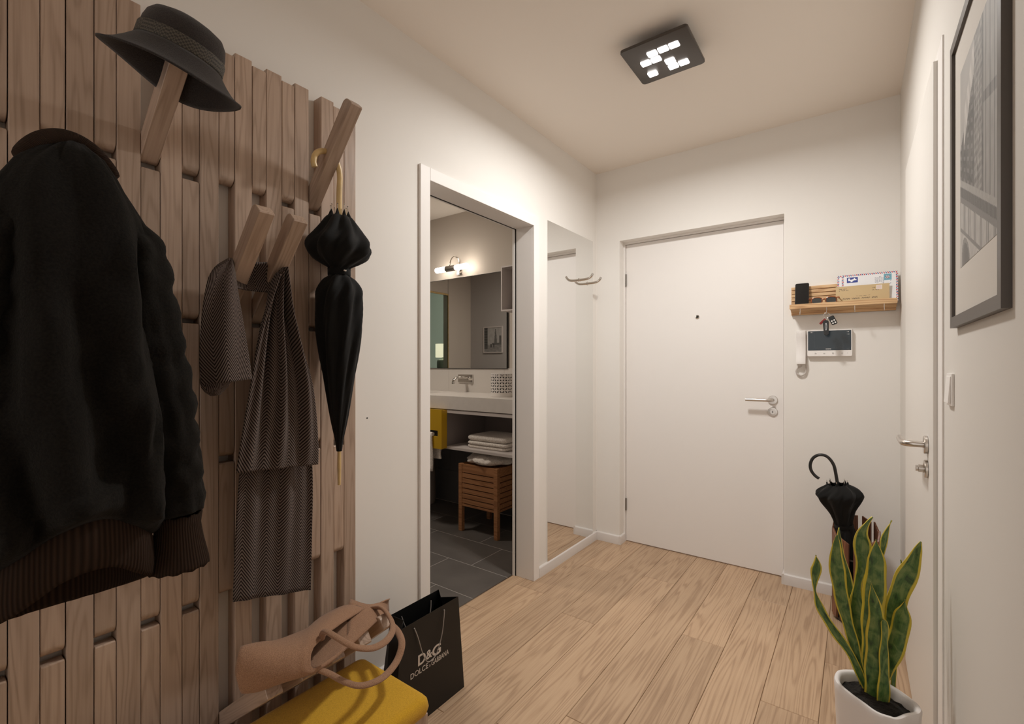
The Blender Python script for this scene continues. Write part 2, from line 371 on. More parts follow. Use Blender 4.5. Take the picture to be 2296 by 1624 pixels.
LV=[[[1.484,1.475,0.403,0.012],[1.457,1.4706,0.474,0.0162],[1.418,1.4663,0.531,0.0172],[1.392,1.4619,0.576,0.0159],[1.381,1.4575,0.616,0.0056],[1.379,1.4531,0.645,0.0118],[1.382,1.4487,0.682,0.02],[1.384,1.4444,0.701,0.0138],[1.383,1.44,0.722,0.0007]],[[1.482,1.485,0.402,0.0148],[1.464,1.4825,0.491,0.0197],[1.443,1.48,0.577,0.026],[1.431,1.4775,0.65,0.0316],[1.426,1.475,0.704,0.0289],[1.426,1.4725,0.74,0.0206],[1.427,1.47,0.774,0.0007]],[[1.481,1.535,0.419,0.0139],[1.465,1.54,0.534,0.0197],[1.45,1.545,0.616,0.0249],[1.437,1.55,0.682,0.018],[1.43,1.555,0.733,0.0087],[1.429,1.56,0.769,0.0007]],[[1.483,1.525,0.425,0.0173],[1.47,1.5244,0.525,0.0292],[1.468,1.5237,0.594,0.0299],[1.471,1.5231,0.644,0.0139],[1.48,1.5225,0.695,0.0276],[1.48,1.5219,0.744,0.0339],[1.48,1.5212,0.775,0.0242],[1.49,1.5206,0.803,0.0089],[1.501,1.52,0.822,0.0007]],[[1.487,1.495,0.405,0.0135],[1.493,1.4942,0.485,0.027],[1.499,1.4933,0.575,0.0403],[1.505,1.4925,0.651,0.0428],[1.508,1.4917,0.706,0.0374],[1.508,1.4908,0.743,0.0214],[1.507,1.49,0.774,0.0007]],[[1.498,1.455,0.4,0.0275],[1.502,1.448,0.479,0.0338],[1.507,1.441,0.555,0.0374],[1.506,1.434,0.609,0.0289],[1.5,1.427,0.655,0.0141],[1.495,1.42,0.692,0.0006]],[[1.527,1.525,0.422,0.0122],[1.536,1.5208,0.528,0.0282],[1.546,1.5167,0.607,0.0367],[1.561,1.5125,0.672,0.0396],[1.576,1.5083,0.717,0.0339],[1.585,1.5042,0.753,0.0194],[1.593,1.5,0.785,0.0006]],[[1.523,1.5,0.417,0.0133],[1.537,1.494,0.485,0.0297],[1.55,1.488,0.548,0.0346],[1.557,1.482,0.599,0.0291],[1.56,1.476,0.625,0.0142],[1.562,1.47,0.648,0.0006]],[[1.52,1.445,0.402,0.0225],[1.522,1.4425,0.457,0.0205],[1.521,1.44,0.509,0.016],[1.522,1.4375,0.549,0.014],[1.523,1.435,0.573,0.0146],[1.521,1.4325,0.596,0.0095],[1.518,1.43,0.602,0.0013]],[[1.513,1.55,0.597,0.0069],[1.519,1.555,0.694,0.009],[1.525,1.56,0.752,0.0125],[1.534,1.565,0.787,0.0069],[1.542,1.57,0.808,0.0007]],[[1.551,1.555,0.585,0.0102],[1.558,1.5567,0.655,0.0123],[1.561,1.5583,0.686,0.0102],[1.56,1.56,0.713,0.0007]]]
HT=[[0.27,0.534,0.526],[0.235,0.598,0.495],[0.21,0.65,0.471],[0.18,0.712,0.453],[0.15,0.784,0.437],[0.135,0.826,0.446],[0.135,0.872,0.452],[0.15,0.926,0.453],[0.19,0.958,0.432]]
HU=[[0.3,0.508,0.542],[0.315,0.532,0.542],[0.325,0.56,0.532],[0.33,0.588,0.521],[0.335,0.612,0.515],[0.34,0.63,0.509],[0.345,0.642,0.507],[0.345,0.652,0.502],[0.345,0.663,0.497]]
HL=[[0.31,0.503,0.459],[0.33,0.525,0.453],[0.345,0.55,0.456],[0.355,0.575,0.456],[0.365,0.595,0.456],[0.37,0.613,0.452],[0.375,0.625,0.449],[0.375,0.634,0.445],[0.375,0.642,0.444]]
HB=[[0.29,0.535,0.428],[0.3,0.572,0.426],[0.32,0.605,0.432],[0.335,0.633,0.432],[0.345,0.652,0.431],[0.35,0.681,0.43],[0.35,0.714,0.428],[0.335,0.788,0.433],[0.285,0.909,0.428]]
HH1=[[0.315,0.709,0.48],[0.335,0.706,0.51],[0.38,0.708,0.51],[0.42,0.719,0.499],[0.43,0.75,0.477],[0.43,0.794,0.458],[0.41,0.852,0.445],[0.37,0.904,0.441],[0.31,0.938,0.442],[0.25,0.954,0.442],[0.2,0.947,0.426]]
HH2=[[0.36,0.675,0.434],[0.38,0.695,0.419],[0.42,0.705,0.412],[0.45,0.728,0.4],[0.46,0.767,0.391],[0.45,0.816,0.382],[0.43,0.869,0.385],[0.41,0.903,0.405],[0.37,0.928,0.41],[0.32,0.947,0.409],[0.26,0.96,0.4],[0.21,0.969,0.378]]
HTip=[[0.17,1.056,0.406],[0.17,1.051,0.365]]
HATN = (0.2574, 0.1771, 0.9499)
HATM = (0.1879, 0.9551, -0.229)
# ---------------------------------------------------------------- the setting
H = 2.55; D = 2.996; RW = 1.643; YF = -2.4
def struct(o, name=None): o['kind'] = 'structure'; return o
# oak floor: planks 176.5 mm wide running towards the entrance door
PW = 0.1765; X0 = 0.128
known = {-1: [1.775, 0.35], 0: [2.11, 0.75, -0.6], 1: [2.548, 1.18, -0.2], 2: [2.0, 0.62, -0.75], 3: [2.627, 1.25, -0.1], 4: [1.42, 0.05], 5: [2.16, 0.80, -0.5], 6: [2.72, 0.95, -0.4], 7: [1.9, 0.5, -0.9], 8: [2.3, 0.9, -0.5]}
fl = MB(); frnd = []
for k in range(-2, 11):
    x0, x1 = X0 + (k-1)*PW, X0 + k*PW
    x0 = max(x0, -0.133); x1 = min(x1, RW + 0.02)
    if x1 - x0 < 0.01: continue
    kk = k if k in known else 0
    ends = [3.10] + known.get(k, known[0]) + [YF - 0.1]
    for a, b in zip(ends, ends[1:]):
        g = 0.0006
        nb = len(fl.f); r = random.random()
        y0, y1 = b + g, a - g; xa, xb = x0 + g, x1 - g; c = 0.0014
        # top face with a fine chamfer all round
        fl.add([(xa,y0,-0.0015),(xb,y0,-0.0015),(xb,y1,-0.0015),(xa,y1,-0.0015),(xa+c,y0+c,0),(xb-c,y0+c,0),(xb-c,y1-c,0),(xa+c,y1-c,0),
                (xa,y0,-0.012),(xb,y0,-0.012),(xb,y1,-0.012),(xa,y1,-0.012)],
               [(4,5,6,7),(0,1,5,4),(1,2,6,5),(2,3,7,6),(3,0,4,7),(8,9,1,0),(9,10,2,1),(10,11,3,2),(11,8,0,3),(11,10,9,8)])
        frnd += [r]*(len(fl.f)-nb)
fl.box(-0.133, RW + .02, YF - .1, 3.12, -0.04, -0.0105); frnd += [0.5]*6
floor = struct(fl.build('floor', M['floor'], recalc=True))
at_ = floor.data.attributes.new('rnd', 'FLOAT', 'FACE')
for i, r in enumerate(frnd): at_.data[i].value = r
tl = MB(); tl.box(-3.06, -0.133, 0.9, 3.06, -0.02, -0.0004, 1)
rows = [0.93, 1.235, 1.540, 1.845, 2.147, 2.454, 2.757, 3.06]
for i, (a, b) in enumerate(zip(rows, rows[1:])):
    xs = -0.02 - (0.392 if i % 2 == 0 else 0.585)
    xs = {3: -0.602, 4: -0.415, 5: -0.610, 2: -0.408}.get(i, -0.415 if i % 2 == 0 else -0.61)
    edges = [-0.133] + [xs - 0.6*q for q in range(6)]
    for e0, e1 in zip(edges, edges[1:]):
        e1 = max(e1, -3.06)
        if e0 - e1 > 0.01: tl.box(e1 + 0.0019, e0 - 0.0019, a + 0.0019, b - 0.0019, -0.015, 0.0, 0)
struct(tl.build('floor_bathroom', [M['dtile'], M['grout']]))
struct(B(-0.136, -0.130, 1.40, 2.19, -0.005, 0.0025).build('trim_threshold', M['steel']))
struct(B(-3.3, 1.8, YF - 0.1, 3.3, H, H + 0.1).build('ceiling', M['ceil']))
wlm = MB(); wlm.box(-0.125, 0, YF, 1.385, 0, H); wlm.box(-0.125, 0, 2.206, 3.2, 0, H); wlm.box(-0.125, 0, 1.385, 2.206, 2.013, H)
wall_left = struct(wlm.build('wall_left', M['wall']))
MB().lathe([(0, 0.0006), (0.0032, 0.0006), (0.0032, -0.002)], 10, (0, 1.088, 1.016), 'x').build('screw_hole', M['black'], wall_left)
wb = MB(); wb.box(0, 0.174, D, 3.2, 0, H); wb.box(1.145, RW + .1, D, 3.2, 0, H); wb.box(0.174, 1.145, D, 3.2, 2.057, H); wb.box(0.174, 1.145, 3.128, 3.2, 0, 2.057)
struct(wb.build('wall_back', M['wall']))
struct(B(RW, RW + 0.1, YF, D, 0, H).build('wall_right', M['wall_vignetted']))
# entrance door in its recess
d1 = struct(thing('door_1', None, None, (0.66, 3.081, 0)))
fr = MB(); fr.box(0.174, 0.184, 3.066, 3.15, 0, 2.057); fr.box(1.135, 1.145, 3.066, 3.15, 0, 2.057); fr.box(0.184, 1.135, 3.066, 3.15, 2.045, 2.057)
fr.build('door_frame', M['white'], d1)
leaf = B(0.1865, 1.133, 3.079, 3.125, 0.006, 2.043).build('door_leaf', M['white'], d1, bevel=0.002)
for z in (1.80, 0.256):
    hg = MB(); hg.lathe([(0, -0.042), (0.0068, -0.041), (0.0068, 0.041), (0, 0.042)], 12, (0.186, 3.073, z))
    hg.build('hinge', plain('hinge_steel', (.22, .20, .18), .35, metal=.8), d1, smooth='auto')
ph = MB().lathe([(0.0125, 3.079), (0.0125, 3.0755), (0.0105, 3.074), (0.0075, 3.0745), (0.006, 3.077)], 24, (0.66, 0, 1.519), 'y').build('peephole', M['chrome'], d1, smooth='auto')
MB().lathe([(0.006, 3.0765), (0.003, 3.0755), (0, 3.0752)], 16, (0.66, 0, 1.519), 'y').build('peephole_lens', M['lens'], ph, smooth=True)
def lever(parent, wall, n, c, tip_dir, plen, names=('door_handle', 'lock_cylinder'), zlock=-0.068):
    """door lever on a round rose; n = axis sign along which it stands off, c = rose centre (on the leaf face)"""
    ax = wall; s = n
    def P(off, along, up):
        if ax == 'y': return (c[0] + along*tip_dir, c[1] + s*off, c[2] + up)
        return (c[0] + s*off, c[1] + along*tip_dir, c[2] + up)
    prof = [(0.0, 0.001), (0.0255, 0.001), (0.0255, 0.007), (0.0235, 0.009), (0.010, 0.0095), (0.0, 0.0095)]
    m = MB(); rings = []
    for r, h in prof: rings.append([P(h, r*math.cos(2*PI*j/28), r*math.sin(2*PI*j/28)) for j in range(28)])
    m.loft(rings)
    path = [P(0.006, 0, 0), P(0.03, 0, 0), P(0.044, 0.003, 0), P(0.052, 0.012, 0), P(0.054, 0.03, 0), P(0.054, plen, 0)]
    m.tube(path, 0.0088, 14)
    m.build(names[0], M['steel'], parent, smooth='auto')
    k = MB(); rings = []
    for r, h in [(0.0, 0.001), (0.0255, 0.001), (0.0255, 0.006), (0.0235, 0.008), (0.0150, 0.0085), (0.0145, 0.0065), (0.0, 0.0065)]:
        rings.append([P(h, r*math.cos(2*PI*j/28), zlock + r*math.sin(2*PI*j/28)) for j in range(28)])
    k.loft(rings)
    return k.build(names[1], M['steel'], parent, smooth='auto'), P
lk, P_ = lever(d1, 'y', -1, (1.079, 3.079, 1.013), -1, 0.135)
MB().box(1.0775, 1.0805, 3.0695, 3.0725, 0.938, 0.950).build('keyhole', M['black'], lk)
# casing and lining of the bathroom doorway
t1 = MB()
yi0, yi1, zt, cw = 1.398, 2.193, 1.997, 0.055
for (a0, a1, xa, xb) in ((0, 0, 0.012, 0.0),):
    t1.box(0.0, 0.012, yi0 - cw, yi0, 0, zt + cw); t1.box(0.0, 0.012, yi1, yi1 + cw, 0, zt + cw); t1.box(0.0, 0.012, yi0, yi1, zt, zt + cw)
t1.box(-0.113, 0.0, yi0 - 0.013, yi0, 0, zt + 0.013); t1.box(-0.113, 0.0, yi1, yi1 + 0.013, 0, zt + 0.013); t1.box(-0.113, 0.0, yi0, yi1, zt, zt + 0.013)
struct(t1.build('trim_1', M['white'], bevel=0.002))
s1 = MB()
s1.box(-0.120, -0.113, yi0 - 0.011, yi0 + 0.001, 0, zt); s1.box(-0.120, -0.113, yi1 - 0.001, yi1 + 0.011, 0, zt); s1.box(-0.120, -0.113, yi0, yi1, zt - 0.001, zt + 0.011)
struct(s1.build('trim_door_seal', M['seal']))
s2 = MB(); s2.box(-0.136, -0.120, yi1 - 0.004, yi1 + 0.012, 0, zt); s2.box(-0.136, -0.120, yi0 - 0.012, yi0 + 0.004, 0, zt)
s2.box(-0.136, -0.120, yi0, yi1, zt + 0.002, zt + 0.012)
struct(s2.build('trim_door_stop', M['white']))
# baseboards with a rounded top edge
def base_strip(name, p, q, nrm, h=0.058, t=0.013):
    p, q = Vector((*p, 0)), Vector((*q, 0)); nv = Vector((*nrm, 0)); prof = [(0, 0), (t, 0), (t, h - 0.008), (t*0.85, h - 0.003), (t*0.5, h), (0, h)]
    mb = MB(); mb.loft([[tuple(e + nv*a + Vector((0, 0, b))) for a, b in prof] for e in (p, q)])
    return mb
struct(base_strip('b', (0, 2.248), (0, D), (1, 0)).build('baseboard_left', M['base'], smooth='auto'))
struct(base_strip('b', (0, 1.02), (0, 1.343), (1, 0)).build('baseboard_left_near', M['base'], smooth='auto'))
bb = base_strip('b', (0, D), (0.174 + 0.0, D), (0, -1)); b2 = base_strip('b', (0.174, D - 0.013), (0.174, 3.066), (1, 0), t=0.012)
bb.add(b2.v, b2.f); struct(bb.build('baseboard_back_left', M['base'], smooth='auto'))
bb = base_strip('b', (1.145, D), (RW, D), (0, -1)); b2 = base_strip('b', (1.145, D - 0.013), (1.145, 3.066), (-1, 0), t=0.012)
bb.add(b2.v, b2.f); struct(bb.build('baseboard_back_right', M['base'], smooth='auto'))
struct(base_strip('b', (RW, 2.578), (RW, D), (-1, 0)).build('baseboard_right', M['base'], smooth='auto'))
struct(base_strip('b', (RW, YF), (RW, 1.57), (-1, 0)).build('baseboard_right_near', M['base'], smooth='auto'))
# door in the right wall: leaf stands proud of its casing
t2 = MB(); t2.box(RW - 0.004, RW, 1.574, 1.647, 0, 2.035); t2.box(RW - 0.004, RW, 2.503, 2.576, 0, 2.035); t2.box(RW - 0.004, RW, 1.647, 2.503, 2.012, 2.035)
struct(t2.build('trim_2', M['white'], bevel=0.0012))
d2 = struct(thing('door_2', None, None, (RW, 2.07, 0)))
B(1.630, RW + 0.02, 1.650, 2.50, 0.006, 2.012).build('door_leaf', plain('lacquer_vignetted', (0.74, 0.71, 0.67), 0.45, spec=0.4), d2, bevel=0.002)  # white lacquer darkened, so the leaf carries the same vignetting in its colour
lk, P2 = lever(d2, 'x', -1, (1.630, 1.764, 0.987), 1, 0.135)
MB().loft([[P2(h, r*math.cos(2*PI*j/16), -0.068 + r*math.sin(2*PI*j/16)) for j in range(16)] for r, h in [(0.011, 0.008), (0.011, 0.020), (0.0085, 0.021), (0.0085, 0.026), (0.0, 0.027)]]).build('thumb_turn', M['steel'], lk, smooth='auto')

# ---------------------------------------------------------------- ceiling lamp (gives the hall its light)
cl = thing('ceiling_lamp', 'square dark metal ceiling lamp with nine small lit panels', 'lamp', (0.8145, 1.96, H))
def rrect(cx, cy, w, h, r, n=5):
    o = []
    for qx, qy, a0 in ((1, 1, 0), (-1, 1, 90), (-1, -1, 180), (1, -1, 270)):
        for j in range(n + 1):
            a = math.radians(a0 + 90*j/n); o.append((cx + qx*(w/2 - r) + r*math.cos(a), cy + qy*(h/2 - r) + r*math.sin(a)))
    return o
pl = MB(); q = rrect(0.8145, 1.96, 0.272, 0.272, 0.014)
pl.loft([[(x, y, z) for x, y in rrect(0.8145, 1.96, 0.272 - 2*i, 0.272 - 2*i, 0.014)] for z, i in ((2.512, 0.001), (2.511, 0), (2.5015, 0), (2.5, 0.0015))])
pl.build('lamp_plate', M['lampplate'], cl, smooth='auto')
B(0.735, 0.894, 1.88, 2.04, 2.512, H).build('ceiling_mount', M['lampplate'], cl, bevel=0.004)
for lx, ly in ((.878, 1.902), (.834, 1.902), (.789, 1.903), (.789, 1.948), (.745, 1.948), (.834, 1.992), (.834, 2.036), (.878, 2.036), (.744, 2.036)):
    MB().prism(rrect(lx, ly, 0.0390, 0.0350, 0.005), 'z', 2.4975, 2.5005).build('light_panel', M['led'], cl)
    la = bpy.data.lights.new('panel_light', 'AREA'); la.shape = 'RECTANGLE'; la.size, la.size_y = 0.036, 0.032
    la.energy = LED_WATTS; la.color = LED_COLOR[:3]; la.spread = math.radians(171)
    lo = _link(bpy.data.objects.new('panel_light', la)); lo.parent = cl; lo.location = Vector((lx, ly, 2.4970)) - wl(cl)

# ---------------------------------------------------------------- tall mirror and its two hooks
mr = thing('wall_mirror', 'tall frameless mirror strip standing on the baseboard beside the bathroom doorway', 'mirror', (0.0, 2.638, 0.0585))
B(0.0, 0.0065, 2.343, 2.933, 0.0585, 2.067).build('mirror_glass', M['mirror'], mr)
for nm, y, z in (('nearer the bathroom doorway', 2.736, 1.772), ('nearer the entrance door corner', 2.856, 1.766)):
    hk = thing('wall_hook', 'curved chrome hook on the tall mirror, the one ' + nm, 'hook', (0.0065, y, z), group='chrome hooks on the tall mirror')
    m = MB(); m.tube(catmull([(0.0065, y, z), (0.045, y, z), (0.075, y, z + 0.004), (0.095, y, z + 0.016), (0.106, y, z + 0.032)], 6), 0.0085, 14)
    m.build('hook_arm', M['chrome'], hk, smooth='auto')
    MB().lathe([(0.0, 0.0068), (0.013, 0.0068), (0.013, 0.010), (0.0105, 0.011), (0, 0.011)], 20, (0, y, z), 'x').build('rose', M['chrome'], hk, smooth='auto')

# ---------------------------------------------------------------- coat rack of upright slats with fold-out pegs
RX = 0.045
rack = thing('coat_rack', 'wooden wall coat rack of upright slats with fold-out pegs behind the jacket and scarf', 'coat rack', (0, 0.55, 0.0))
ZT, ZB = 2.10, 0.12
slat_me = None
def inst(name, me, parent, loc, roty=0.0, mods=None):
    o = _link(bpy.data.objects.new(name, me)); o.parent = parent
    o.location = Vector(loc) - wl(parent); o.rotation_euler = (0, roty, 0); return o
ws = [(0.166, 0.214), (0.255, 0.303), (0.344, 0.391), (0.431, 0.479), (0.519, 0.567), (0.607, 0.656), (0.696, 0.743), (0.784, 0.831), (0.874, 0.920), (0.960, 1.006)]
wide = [(a - 0.0882*k, b - 0.0882*k) for k in (3, 2, 1) for a, b in (ws[0],)] + ws
tmp = MB().box(-RX/2, RX/2, -0.0232, 0.0232, 0, ZT - ZB).build('slat', M['slat'], rack); sm_ = tmp.data
bm = bmesh.new(); bm.from_mesh(sm_); bmesh.ops.bevel(bm, geom=[e for e in bm.edges], offset=0.0016, segments=1, affect='EDGES'); bm.to_mesh(sm_); bm.free()
bpy.data.objects.remove(tmp)
for a, b in wide:
    inst('slat', sm_, rack, (RX/2 + 0.001, (a+b)/2, ZB))
# peg: lower front edge rounded so that it can swing out; pivot at the origin
PL = 0.345
def peg_mesh():
    pf = []; r = 0.022; R2 = 0.034
    for j in range(9):   # rounded foot, from back to front
        a = PI + PI*0.0 + (PI/2)*0 + PI*j/8
        pf.append((r*math.cos(a), r*math.sin(a)))
    pf = [(-0.0195, -0.009), (-0.0165, -0.0145), (-0.010, -0.0195), (0.0, -0.022)] + [(0.022*math.sin(PI/2*j/8), -0.022*math.cos(PI/2*j/8)) for j in range(1, 9)]
    pf += [(0.022, PL - 0.003), (0.019, PL), (-0.004, PL)] + [(-0.004 - 0.018*math.sin(PI/2*j/6), PL - 0.018 + 0.018*math.cos(PI/2*j/6)) for j in range(1, 7)]
    m = MB(); hw = 0.0195; c = 0.0014
    def ring(y, s): return [(x*(1 - s*0.06), y, z if abs(z) < .01 else z - math.copysign(s*0.0014, z)) for x, z in pf]
    m.loft([ring(-hw, 1), ring(-hw + c, 0), ring(hw - c, 0), ring(hw, 1)])
    o = m.build('peg', M['slat'], rack, smooth='auto', angle=30); me = o.data; bpy.data.objects.remove(o); return me
peg_me = peg_mesh()
cols_ = [0.234 - 0.0882*3, 0.234 - 0.0882*2, 0.1455, 0.234, 0.3235, 0.411, 0.499, 0.587, 0.676, 0.7635, 0.8525, 0.940]
rowz = [1.722, 1.336, 0.956, 0.573, 0.190]
openp = {(0.411, 0): 50, (0.8525, 0): 42, (0.587, 1): 43, (0.676, 1): 43, (0.234, 1): 40, (0.587, 4): 54, (0.676, 4): 54, (0.7635, 4): 54, (0.8525, 4): 54, (0.940, 4): 52}
for y in cols_:
    for i, zb in enumerate(rowz):
        th = math.radians(openp.get((y, i), 0))
        inst('peg', peg_me, rack, (0.0235, y, zb + 0.022), th)
rails = MB()
for z in (1.744, 1.358, 0.978, 0.595, 0.212):
    rails.tube([(0.0235, -0.12, z), (0.0235, 1.0, z)], 0.004, 8)
rails.build('pivot_rods', M['steel'], rack, smooth='auto')

# ---------------------------------------------------------------- bench with mustard cushion
bn = thing('bench', 'low wooden bench with a mustard felt cushion in front of the coat rack', 'bench', (0.36, 0.5, 0))
by0, by1, bx0, bx1, bt = 0.02, 0.918, 0.205, 0.512, 0.295
for a, b in ((by1 - 0.022, by1 - .004), (by0 + .004, by0 + .022)): B(bx0 + .008, bx1 - .006, a, b, 0, bt - 0.05).build('side_panel', M['slat'], bn, bevel=0.0015)
B(bx0 + .008, bx1 - .006, by0 + .022, by1 - .022, bt - 0.07, bt - 0.05).build('seat_board', M['slat'], bn)
B(bx1 - .024, bx1 - .006, by0 + .022, by1 - .022, 0.03, bt - 0.07).build('front_panel', M['slat'], bn, bevel=0.0015)
cu = MB(); rings = []
for z, i in ((bt - .050, .006), (bt - .046, .001), (bt - .030, -.003), (bt - .012, 0.0), (bt - .004, .006), (bt, .018)):
    rings.append([(x, y, z) for x, y in rrect((bx0+bx1)/2, (by0+by1)/2, bx1 - bx0 - 2*i, by1 - by0 - 2*i, 0.022 if i < .01 else .016, 6)])
cu.loft(rings); cu.build('cushion', M['mustard'], bn, smooth='auto', angle=60)
# ---------------------------------------------------------------- hat on a peg
def frame_rot(n, m):
    n = Vector(n).normalized(); m = Vector(m); m = (m - n*m.dot(n)).normalized(); k = n.cross(m)
    return Matrix((m, k, n)).transposed().to_euler()
hat = thing('hat', 'dark felt brimmed hat with a woven band on the top peg', 'hat', (0.270, 0.396, 1.8765), frame_rot(HATN, HATM))
def hat_ring(r, h, wav, n=56):
    o = []
    for j in range(n):
        a = 2*PI*j/n
        z = h + wav*(0.55*math.cos(2*a + 0.4) + 0.35*math.cos(3*a - 0.8))
        rr = r*(1 + 0.04*math.cos(2*a))
        o.append((rr*math.cos(a), rr*math.sin(a)*0.93, z))
    return o
m = MB(); m.loft([hat_ring(*p) for p in ((.075, .010, 0), (.0745, .030, 0), (.073, .050, 0), (.069, .066, .002), (.060, .079, .003), (.043, .087, .003), (.02, .090, .002), (.004, .0905, 0))], True, False, True)
m.build('crown', M['hat'], hat, world=False, smooth=True, solid=0.003)
m = MB(); m.loft([hat_ring(*p) for p in ((.0755, .012, 0), (.081, .004, .001), (.092, -.010, .004), (.105, -.024, .008), (.118, -.034, .012), (.127, -.038, .016))], True, False, False)
m.build('brim', M['hat'], hat, world=False, smooth=True, solid=0.003)
def _band():
    mm, nt, b = _mat('woven_band'); tc = N(nt, 'ShaderNodeTexCoord'); n = N(nt, 'ShaderNodeTexChecker', i_Scale=260.0)
    L(nt, tc.outputs['Object'], n.inputs[0]); n.inputs[1].default_value = (0.030, 0.026, 0.022, 1); n.inputs[2].default_value = (0.085, 0.072, 0.055, 1)
    L(nt, n.outputs[0], b.inputs['Base Color']); b.inputs['Roughness'].default_value = 0.8; return mm
m = MB(); m.loft([hat_ring(*p) for p in ((.0780, .011, 0), (.0788, .014, 0), (.0782, .034, 0), (.0772, .037, 0))], True, False, False)
m.build('hat_band', _band(), hat, world=False, smooth=True, solid=0.001)

# ---------------------------------------------------------------- jacket on a peg
JX = 0.295; JC = 0.213
jk = thing('jacket', 'dark bomber jacket with brown ribbed cuffs and hem hanging on the coat rack', 'jacket', (JX, JC, 0.79))
def torso_ring(z, yr, dx, n=72, fold=0.0, hx=0.0, seedz=0.0, ret_u=False):
    hw = yr - JC; o = []
    for j in range(n):
        a = 2*PI*j/n; ca, sa = math.cos(a), math.sin(a)
        e = 0.8
        y = JC + hw*math.copysign(abs(ca)**e, ca); x = JX + hx + dx*math.copysign(abs(sa)**e, sa)
        f = fold*(nz(ca*2.4 + 3, sa*2.4, z*2.3 + seedz, 1.0)*1.5 + 0.7*nz(ca*5, sa*5 + 7, z*9 + seedz, 1.0) + 0.35*nz(ca*9, sa*9 + 2, z*22, 1.0))
        if sa > 0: f += fold*0.8*math.sin(y*62 + z*7 + 2.4*nz(y*3, z*3, 5, 1))
        o.append((x + f*math.copysign(min(1, abs(sa)*1.2), sa), y + f*0.35*ca, z))
    return o
prof = [(1.612, .233, .035), (1.590, .258, .050), (1.560, .283, .062), (1.525, .306, .074), (1.490, .326, .084), (1.45, .339, .092)]
rows_ = [torso_ring(z, yr, dx, fold=0.010) for z, yr, dx in prof]
z = 1.40
while z > 0.885:
    t = (1.40 - z)/0.515
    rows_.append(torso_ring(z, 0.345 + 0.012*math.sin(t*PI) + 0.006*nz(z*8, 1, 1), 0.098 + 0.022*t + 0.014*max(0, t - 0.72)/0.28, fold=0.021 + 0.012*t)); z -= 0.0175
rows_.append(torso_ring(0.875, 0.340, 0.115, fold=0.010)); rows_.append(torso_ring(0.866, 0.330, 0.104, fold=0.004))
m = MB(); m.loft(rows_, True, False, False)
jb = m.build('body', M['jacket'], jk, smooth=True, solid=0.006)
def lift(p):  # the near side of the hem is bunched up in the middle
    x, y, zz = p
    k = max(0.0, (x - JX)/0.1)
    return (x, y, zz + 0.078*min(1, k)*math.exp(-((y - 0.225)/0.105)**2) - 0.042*min(1, max(0, -(x - JX)/0.1)))
for v in jb.data.vertices:
    if v.co.z < 1.0:
        w = min(1, (1.0 - v.co.z)/0.1); q = lift(v.co); v.co = Vector(v.co).lerp(Vector(q), w)
m = MB(); hemr = []
for zz, yr, dx in ((0.868, .328, .102), (0.860, .331, .106), (0.835, .333, .108), (0.805, .334, .108), (0.788, .333, .106), (0.780, .330, .104)):
    hemr.append([lift(p) for p in torso_ring(zz, yr, dx, fold=0.0035)])
m.loft(hemr, True, False, False)
hb = m.build('hem_band', M['rib'], jk, smooth=True, solid=0.006); setuv(hb, lambda i, c: ((i % 72)/72.0, c.z))
m = MB(); arch = catmull([(.300, .148, 1.572), (.297, .168, 1.598), (.292, .190, 1.617), (.290, .213, 1.624), (.292, .236, 1.617), (.297, .258, 1.596), (.302, .276, 1.572)], 6)
m.tube(arch, [.010 + .010*math.sin(PI*i/(len(arch)-1))**.6 for i in range(len(arch))], 20, flat=1.0, up=(1, 0, 0))
m.v = [((x - .293)*1.9 + .293, y, z) for x, y, z in m.v]
cb = m.build('collar', M['rib'], jk, smooth=True); setuv(cb, lambda i, c: ((i//20)/len(arch)*0.7, c.z))
def sleeve(mirror):
    pts = []
    for y, z_, r in JS[:8]: pts.append((0.318 + 0.016*(1.5 - z_), y if not mirror else 2*JC - y, z_, r))
    m = MB(); n = 40; ring_list = []
    cp = catmull([Vector(p[:3]) for p in pts], 7); cr_ = catmull([Vector((p[3], 0, 0)) for p in pts], 7)
    for p, r in zip(cp, cr_):
        ring = []
        for j in range(n):
            a = 2*PI*j/n
            f = 1 + 0.20*nz(math.cos(a)*1.7, math.sin(a)*1.7, p.z*6 + (9 if mirror else 0)) + 0.10*nz(math.cos(a)*3, math.sin(a)*3, p.z*24) + 0.06*math.sin(p.z*95 + 3*math.sin(a)) + 0.06*nz(math.cos(a)*2, math.sin(a)*2, p.z*55)
            ring.append((p.x + r.x*f*math.sin(a)*0.95, p.y + r.x*f*math.cos(a), p.z + 0.012*math.sin(a + 1)*0.3))
        ring_list.append(ring)
    m.loft(ring_list, True, True, False); s = m.build('sleeve', M['jacket'], jk, smooth=True, solid=0.004)
    m = MB(); cuf = []
    for y, z_, r in ((JS[7][0], 0.902, .0415), (JS[8][0], 0.880, .0385), (JS[9][0], 0.845, .0430), (JS[10][0], 0.800, .0520), (JS[10][0], 0.792, .0525)):
        yy = y if not mirror else 2*JC - y
        cuf.append([(0.329 + r*0.85*math.sin(2*PI*j/n), yy + r*math.cos(2*PI*j/n), z_ + 0.002*math.sin(8*PI*j/n*3)) for j in range(n)])
    m.loft(cuf, True, False, False); c_ = m.build('cuff', M['rib'], s, smooth=True, solid=0.004); setuv(c_, lambda i, c: ((i % n)/n*0.5, c.z))
sleeve(False); sleeve(True)

